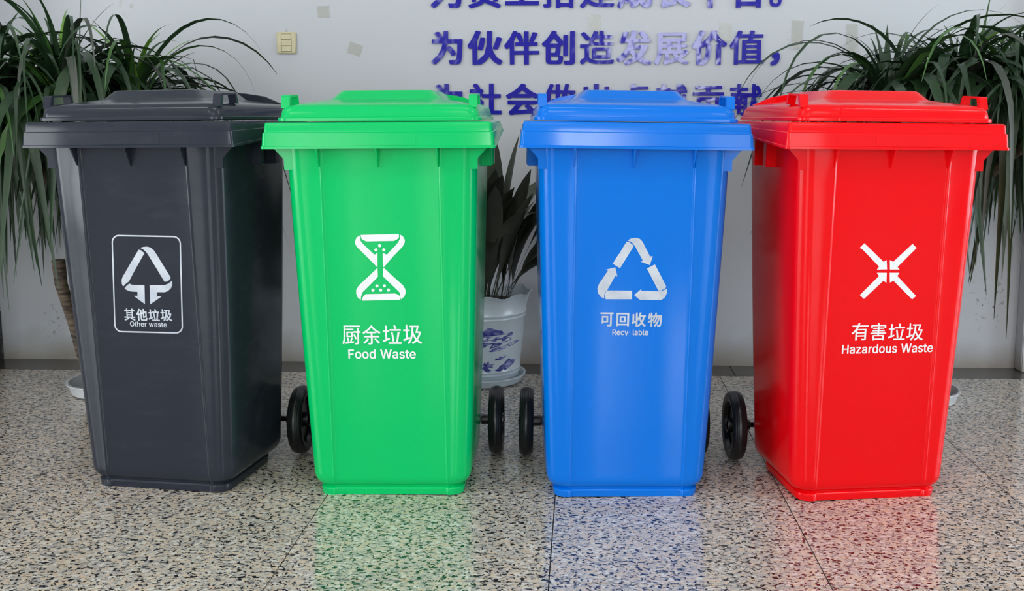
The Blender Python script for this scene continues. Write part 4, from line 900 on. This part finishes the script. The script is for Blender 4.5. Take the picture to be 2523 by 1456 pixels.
# ---------------------------------------------------------------- characters fixed to the wall
ROWS = [('为员工搭建成长平台。', 1.4190, .134, 'the cut-off top line'),
        ('为伙伴创造发展价值，', 1.2025, .134, 'the full middle line'),
        ('为社会做出卓越贡献', 1.0045, .128, 'the lowest line above the bins')]
ORD = ['first', 'second', 'third', 'fourth', 'fifth', 'sixth', 'seventh', 'eighth', 'ninth', 'tenth']
for txt, z0, hgt, rowname in ROWS:
    sc = hgt / .345
    for i, ch in enumerate(txt):
        L_ = [pairs(l, 1e-3 * sc) for l in GLY['W' + ch]]
        cx = .1757 * sc
        me = filled('wall_character', [[(x - cx, y + .028 * sc) for x, y in l] for l in L_], .0022)
        me.materials.append(M['letter'])
        for v in me.vertices:
            v.co = Vector((v.co.x, -v.co.z * 1.0, v.co.y))
        X = -.5300 + i * .1457
        kind = 'punctuation mark' if ch in '，。' else 'character'
        o = link('wall_character', me, None, None, room(X, YW - .0052 - rnd.random() * .0015, z0), (0, 0, TH))
        o.rotation_euler[1] = rnd.uniform(-.008, .008)
        tag(o, 'glossy blue wall %s %s, %s from left in %s' % (kind, ch, ORD[i], rowname), 'letter', 'blue characters on the wall')
        if kind != 'character':
            o['label'] = 'small blue wall punctuation mark ending ' + rowname

# ---------------------------------------------------------------- light switch
sw = empty('light_switch', room(-1.1672, YW, 1.2842), rz, 'ivory square light switch on the wall above the green bin', 'light switch')
link('plate', box_mesh('plate', -.039, .039, -.011, -.0003, -.0425, .0425, .0045, 3), M['ivory'], sw)
link('recess', box_mesh('recess', -.0195, .0205, -.0118, -.0095, -.0340, .0350), M['gap'], sw)
for z0, z1, tl in ((.0125, .0336, .04), (-.0112, .0112, -.05), (-.0328, -.0125, .05)):
    rk = link('rocker', box_mesh('rocker', -.0178, .0193, -.0145, -.0105, z0, z1, .0008), M['ivory'], sw)
    rk.rotation_euler = (tl * .2, 0, 0)


# ---------------------------------------------------------------- tape remains
def tape(x0, z0, w, h, rot, m, label, curl=0.0, seed=1):
    r = random.Random(seed)
    nx, nz = 6, 10
    V = []; F = []
    for j in range(nz + 1):
        for i in range(nx + 1):
            u, v = i / nx - .5, j / nz - .5
            jag = (r.random() - .5) * .002 if j in (0, nz) else 0
            lift = .0012 + r.random() * .0006 + curl * max(0, .25 - (v + .5)) * (1 + .4 * math.sin(u * 9))
            V.append((u * w + (r.random() - .5) * .0006, -lift, v * h + jag))
    for j in range(nz):
        for i in range(nx):
            a = j * (nx + 1) + i
            F.append((a, a + 1, a + nx + 2, a + nx + 1))
    me = mesh('tape_piece', V, F)
    o = link('tape_piece', me, m, None, room(x0, YW, z0), (0, rot, TH))
    return tag(o, label, 'tape', 'old tape left on the wall')


wx = lambda u: -.5901 + (u - 1067) * .0015865
wz = lambda v: 1.204 + (157 - v) * .001561
tape(wx(1466), wz(55), .049, .064, .02, M['tape'], 'crinkled clear tape strip above the fifth middle-line character', .02, 1)
tape(wx(1786), wz(79), .050, .070, .06, M['tape'], 'creased clear tape strip beside the last characters of the middle line', .03, 2)
tape(wx(1961), wz(86), .046, .108, .03, M['old_tape'], 'long clear tape strip right of the text, curling at its foot', .05, 3)
tape(wx(2094), wz(94), .044, .105, -.02, M['old_tape'], 'faint clear tape strip nearest the right-hand plant', .03, 4)
tape(wx(797), wz(29), .048, .046, -.03, M['old_tape'], 'square yellowed tape scrap above and right of the light switch', .0, 5)
tape(wx(873), wz(121), .055, .045, .35, M['old_tape'], 'tilted yellowed tape scrap between light switch and wall text', .0, 6)


# ---------------------------------------------------------------- plants
def strap(base, az, el, L_, w, droop, r, up=0.0, kink=None):
    """one arching strap leaf as a folded ribbon"""
    n = 12
    p = Vector(base); V = []; F = []
    roll = r.uniform(-.8, .8)
    daz = r.uniform(-.5, .5)
    hang = r.uniform(1.25, 1.52)
    for i in range(n + 1):
        t = i / n
        k_ = min(1.0, t / droop)
        e = el - (el + hang) * (k_ * k_ * (3 - 2 * k_) * .6 + k_ * .4)
        a = az + daz * t
        if kink and t > kink: e = -1.35
        d = Vector((math.cos(a) * math.cos(e), math.sin(a) * math.cos(e), math.sin(e)))
        side = Vector((-math.sin(a), math.cos(a), 0))
        nrm = side.cross(d).normalized()
        tw = roll * t
        sd = (side * math.cos(tw) + nrm * math.sin(tw)).normalized()
        nn = d.cross(sd).normalized()
        ww = w * (.75 + .5 * math.sin(PI * min(1, t * 1.5))) * (1 - t ** 3.0) * .5 + .0006
        V += [tuple(p - sd * ww + nn * ww * .25), tuple(p), tuple(p + sd * ww + nn * ww * .25)]
        if i < n:
            p = p + d * (L_ / n)
    for i in range(n):
        a = i * 3
        F += [(a, a + 1, a + 4, a + 3), (a + 1, a + 2, a + 5, a + 4)]
    me = bpy.data.meshes.new('leaf')
    me.from_pydata(V, [], F)
    me.shade_smooth()
    zmin = min(v[2] for v in V)
    return me, zmin, V


def blocked(V, forbid):
    for (x, y, z) in V:
        if forbid(x, y, z): return True
    return False


def cane_plant(center, crowns, n_leaf, seed, label, dish_r, stump=None, forbid=None, extra=()):
    r = random.Random(seed)
    cx, cy = center
    root = empty('potted_dracaena', (cx, cy, 0), (0, 0, 0), label, 'plant', 'tall cane plants against the wall')
    link('dish', lathe('dish', [(.02, .003), (dish_r * .86, .003), (dish_r * .90, .006), (dish_r * .985, .040), (dish_r * 1.02, .043), (dish_r * 1.02, .047), (dish_r * .96, .047), (dish_r * .86, .012), (.02, .010)], 40), M['dish'], root)
    for q, c in enumerate(crowns):
        rel = Vector((c[0] - cx, c[1] - cy, c[2]))
        ang = 2 * PI * q / len(crowns)
        b0 = Vector((.045 * math.cos(ang), .045 * math.sin(ang), .010))
        m0 = Vector((.05 * math.cos(ang) + rel.x * .06, .05 * math.sin(ang) + rel.y * .06, .62))
        pts = [b0.lerp(m0, k / 4) for k in range(4)]
        for k in range(6):
            t = k / 5
            pts.append(m0.lerp(rel, t) + Vector((0, 0, .05 * math.sin(PI * t))))
        link('cane', tube('cane', pts, [.030 - .0012 * k for k in range(10)], 10), M['trunk'], root)
    if stump:
        link('cane', tube('cane', [Vector(p_) - Vector((cx, cy, 0)) for p_ in stump], [.026, .024, .022, .022, .024], 10), M['trunk'], root)
    made = 0; tries = 0
    for (bp_, az, el, Lf, w, dr, mi) in extra:
        me, zmin, V = strap(bp_, az, el, Lf, w, dr, r)
        for v in me.vertices: v.co -= Vector((cx, cy, 0))
        link('leaf', me, LEAF[mi], root)
    stuffV = []; stuffF = []
    while made < n_leaf + 420 and tries < n_leaf * 12:
        tries += 1
        c = crowns[made % len(crowns)]
        q = r.random()
        az = r.uniform(0, 2 * PI)
        lay = r.random()
        if lay < .10:        # young upright leaves
            el, droop, Lf, mt = r.uniform(1.2, 1.5), r.uniform(1.6, 3.0), r.uniform(.24, .40), LEAF[2] if r.random() < .7 else LEAF[1]
        elif lay < .50:      # arching out and over
            el, droop, Lf, mt = r.uniform(.75, 1.35), r.uniform(.70, 1.25), r.uniform(.42, .80) * c[3], r.choice([LEAF[1], LEAF[1], LEAF[0], LEAF[0], LEAF[3]])
        else:                # old leaves that hang down
            el, droop, Lf, mt = r.uniform(.2, 1.1), r.uniform(.40, .75), r.uniform(.55, 1.0) * c[3], r.choice([LEAF[0], LEAF[0], LEAF[0], LEAF[1], LEAF[3]])
        h0 = r.uniform(-.10, .05)
        base = (c[0] + .012 * math.cos(az), c[1] + .012 * math.sin(az), c[2] + h0)
        me, zmin, V = strap(base, az, el, Lf, r.uniform(.018, .036) if lay > .5 else r.uniform(.012, .024), droop, r, kink=(r.uniform(.4, .7) if r.random() < .06 else None))
        if zmin < .34 or blocked(V, forbid):
            bpy.data.meshes.remove(me); continue
        if made >= n_leaf:           # leaves past the three hundredth are one mass
            n0 = len(stuffV)
            stuffV += [(v[0] - cx, v[1] - cy, v[2]) for v in V]
            stuffF += [tuple(n0 + q for q in p_.vertices) for p_ in me.polygons]
            bpy.data.meshes.remove(me); made += 1
            continue
        for v in me.vertices: v.co -= Vector((cx, cy, 0))
        link('leaf', me, mt, root)
        made += 1
    fm = bpy.data.meshes.new('foliage'); fm.from_pydata(stuffV, [], stuffF); fm.shade_smooth()
    tag(link('foliage', fm, LEAF[0], root), kind='stuff')
    return root


c_, s_ = math.cos(TH), math.sin(TH)
bins_xy = [(b_[1], b_[2]) for b_ in BINS]


def forbid(x, y, z):
    yy = -x * s_ + y * c_
    xx = x * c_ + y * s_
    if yy > YW - .02 or (xx > PXR - .02 and yy > 3.93) or (xx < PXL + .02 and yy > 3.58): return True
    for (bx, by), yaw in bins_xy:
        dx, dy_ = x - bx, y - by
        lx = dx * math.cos(yaw) + dy_ * math.sin(yaw); ly = -dx * math.sin(yaw) + dy_ * math.cos(yaw)
        if -.32 < lx < .32 and ly < .62 and z < 1.1: return True
    return False


cane_plant((-1.60, 3.60), [(-1.88, 3.46, 1.00, 1.05), (-1.64, 3.44, 1.06, 1.0), (-1.42, 3.50, 1.03, .92), (-1.83, 3.58, .98, 1.0), (-1.93, 3.40, .94, 1.0)], 290, 11,
           'tall arching strap-leaved plant behind the charcoal bin', .152,
           [(-1.655, 3.58, .012), (-1.69, 3.58, .14), (-1.715, 3.57, .27), (-1.745, 3.56, .40), (-1.75, 3.56, .49)], forbid,
           [((-1.575, 3.44, 1.08), .3, 1.56, .44, .024, 12.0, 1), ((-1.75, 3.46, 1.06), 2.9, 1.35, .55, .024, .95, 0), ((-1.80, 3.44, 1.05), .2, 1.45, .55, .022, .9, 0),
            ((-1.36, 3.44, 1.05), .1, 1.2, .55, .016, 1.0, 1), ((-1.40, 3.44, 1.08), .2, 1.45, .22, .018, 3.0, 1)])
cane_plant((1.312, 3.50), [(1.14, 3.44, 1.03, .95), (1.38, 3.46, 1.06, 1.0), (1.58, 3.42, 1.02, 1.05), (1.50, 3.56, .98, 1.0), (1.66, 3.38, .95, 1.0)], 290, 23,
           'tall arching strap-leaved plant behind the red bin', .140, None, forbid,
           [((1.42, 3.42, 1.08), .2, 1.48, .40, .022, 9.0, 1), ((1.21, 3.44, 1.05), 3.0, 1.42, .50, .022, 1.5, 0), ((1.12, 3.44, 1.05), 3.1, 1.15, .62, .018, 1.05, 0),
            ((1.22, 3.44, 1.08), .4, 1.1, .36, .012, 3.0, 0), ((1.60, 3.40, 1.02), .15, .95, .45, .016, 3.0, 1), ((1.48, 3.42, 1.04), .1, 1.0, .42, .014, 3.0, 1)])

# broad-leaved plant in its painted pot, between the green and the blue bin
PC_ = (-.248, 3.762)
pp = empty('potted_broadleaf', (PC_[0], PC_[1], 0), (0, 0, 0), 'broad dark-leaved plant in white painted pot between green and blue bins', 'plant')
link('saucer', lathe('saucer', [(.02, .003), (.135, .003), (.140, .005), (.152, .026), (.157, .028), (.157, .032), (.150, .032), (.137, .012), (.02, .010)], 48), M['pot'], pp)


def wav(r, h, t):
    k = max(0, (h - .27) / .04)
    return r + k * .006 * math.sin(9 * t + .6), h + k * .005 * math.sin(9 * t + .6 + 1.2)


prof = [(.02, .011), (.126, .011), (.130, .014), (.133, .040), (.1355, .043), (.1335, .047), (.1355, .052), (.1375, .055), (.1355, .059), (.140, .10), (.149, .17), (.156, .235), (.1585, .238), (.157, .243), (.1595, .248), (.1615, .252), (.159, .257), (.162, .28), (.169, .303), (.178, .318), (.181, .3195), (.179, .315), (.162, .300), (.156, .285), (.154, .27), (.02, .27)]
pot = link('pot', lathe('pot', prof, 64, 'Z', (0, 0, 0), False, 40, wav), M['pot'], pp)
link('soil', lathe('soil', [(.02, .272), (.153, .272), (.14, .279), (.02, .284)], 32), M['soil'], pp)


def pot_r(z):
    P_ = [(.059, .1355), (.10, .140), (.17, .149), (.235, .156)]
    for (z0, r0), (z1, r1) in zip(P_[:-1], P_[1:]):
        if z <= z1: return r0 + (r1 - r0) * (z - z0) / (z1 - z0)
    return .156


pp.scale = (1, 1, 1.09)
for lp in [[-234, 1692, -30, 1818, 67, 2038, 219, 2139, 409, 2126, 562, 2051, 754, 2026, 890, 1900, 1252, 1925, 1235, 1818, 998, 1774, 1218, 1724, 1168, 1648, 821, 1598, 657, 1484, 290, 1421, 409, 1598, 172, 1522, 85, 1459, -118, 1535], [260, 1327, 469, 1434, 821, 1472, 1168, 1560, 1523, 1610, 1693, 1547, 1370, 1472, 998, 1409, 657, 1327, 349, 1302], [469, 993, 562, 1063, 670, 1056, 721, 1132, 828, 1088, 1013, 1144, 912, 1044, 754, 993], [519, 628, 657, 704, 754, 792, 890, 842, 998, 930, 1168, 1006, 1252, 943, 1523, 930, 1480, 805, 1235, 704, 998, 603, 890, 653, 754, 578], [-234, 855, 27, 842, 85, 930, 172, 893, 260, 993, 278, 880, 519, 868, 349, 805, 469, 767, 231, 729, 361, 641, 290, 565, 160, 591, 27, 704, -118, 666, -234, 716]]:
    me = filled('painted_landscape', [pairs(lp, 1e-4)])
    bm = bmesh.new(); bm.from_mesh(me)
    for q in range(2):
        bmesh.ops.subdivide_edges(bm, edges=[e for e in bm.edges if e.calc_length() > .03], cuts=1)
    bm.to_mesh(me); bm.free()
    for v in me.vertices:
        a = v.co.x / .15 ; z = v.co.y
        rr_ = pot_r(z) + .0007
        v.co = Vector((rr_ * math.sin(a), -rr_ * math.cos(a), z))
    link('painted_landscape', me, M['inkblue'], pot)


def broad(base, az, el, petiole, L_, w, droop, r, mt, fold=.25):
    n = 11
    p = Vector(base); V = []; F = []
    tot = petiole + L_
    daz = r.uniform(-.3, .3)
    roll = r.uniform(-.6, .6)
    for i in range(n + 1):
        t = i / n
        s = t * tot
        e = el - droop * max(0, t - .25) ** 1.3
        a = az + daz * t
        d = Vector((math.cos(a) * math.cos(e), math.sin(a) * math.cos(e), math.sin(e)))
        side = Vector((-math.sin(a), math.cos(a), 0))
        nrm = side.cross(d).normalized()
        sd = (side * math.cos(roll * t) + nrm * math.sin(roll * t)).normalized()
        nn = d.cross(sd).normalized()
        if s < petiole: ww = .0035
        else:
            q = (s - petiole) / L_
            ww = max(.0008, w * .5 * (math.sin(PI * q ** .8)) ** .75) if 0 < q < 1 else .0035 if q <= 0 else .0008
        V += [tuple(p - sd * ww + nn * ww * fold), tuple(p), tuple(p + sd * ww + nn * ww * fold)]
        if i < n: p = p + d * (tot / n)
    for i in range(n):
        a = i * 3
        F += [(a, a + 1, a + 4, a + 3), (a + 1, a + 2, a + 5, a + 4)]
    me = bpy.data.meshes.new('leaf'); me.from_pydata(V, [], F); me.shade_smooth()
    if min(v[2] for v in V) < .2 or blocked([(v[0] + PC_[0], v[1] + PC_[1], v[2]) for v in V], forbid):
        bpy.data.meshes.remove(me); return False
    link('leaf', me, mt, pp)
    return True


r = random.Random(5)
spec = [  # az (deg), el (deg), petiole, length, width, droop
    (-30, 84, .25, .34, .050, .3), (-15, 78, .30, .26, .055, 2.6), (-40, 76, .16, .34, .080, .5), (-75, 70, .14, .34, .085, 1.2),
    (5, 74, .20, .36, .080, 1.6), (-50, 66, .12, .36, .085, 1.5), (-20, 60, .12, .36, .080, 1.4), (-100, 74, .18, .32, .085, 1.0),
    (20, 55, .12, .30, .07, 1.8), (-60, 80, .20, .30, .085, .7), (40, 70, .2, .34, .08, 1.3), (-5, 45, .10, .30, .07, 2.0), (-85, 58, .10, .34, .085, 1.8)]
for (a, e, pe, l_, w_, dr) in spec:
    az = math.radians(a)
    b_ = (r.uniform(.0, .09) * math.cos(az) , r.uniform(0, .09) * math.sin(az), .275)
    broad(b_, az, math.radians(e), pe, l_, w_, dr, r, BROAD[0] if r.random() < .75 else BROAD[1])
made = 0
while made < 34:
    az = r.uniform(0, 2 * PI)
    b_ = (r.uniform(.0, .11) * math.cos(az), r.uniform(0, .11) * math.sin(az), .275)
    if broad(b_, az, math.radians(r.uniform(55, 86)), r.uniform(.08, .24), r.uniform(.26, .38), r.uniform(.055, .09), r.uniform(.4, 2.0), r, BROAD[0] if r.random() < .8 else BROAD[1]):
        made += 1
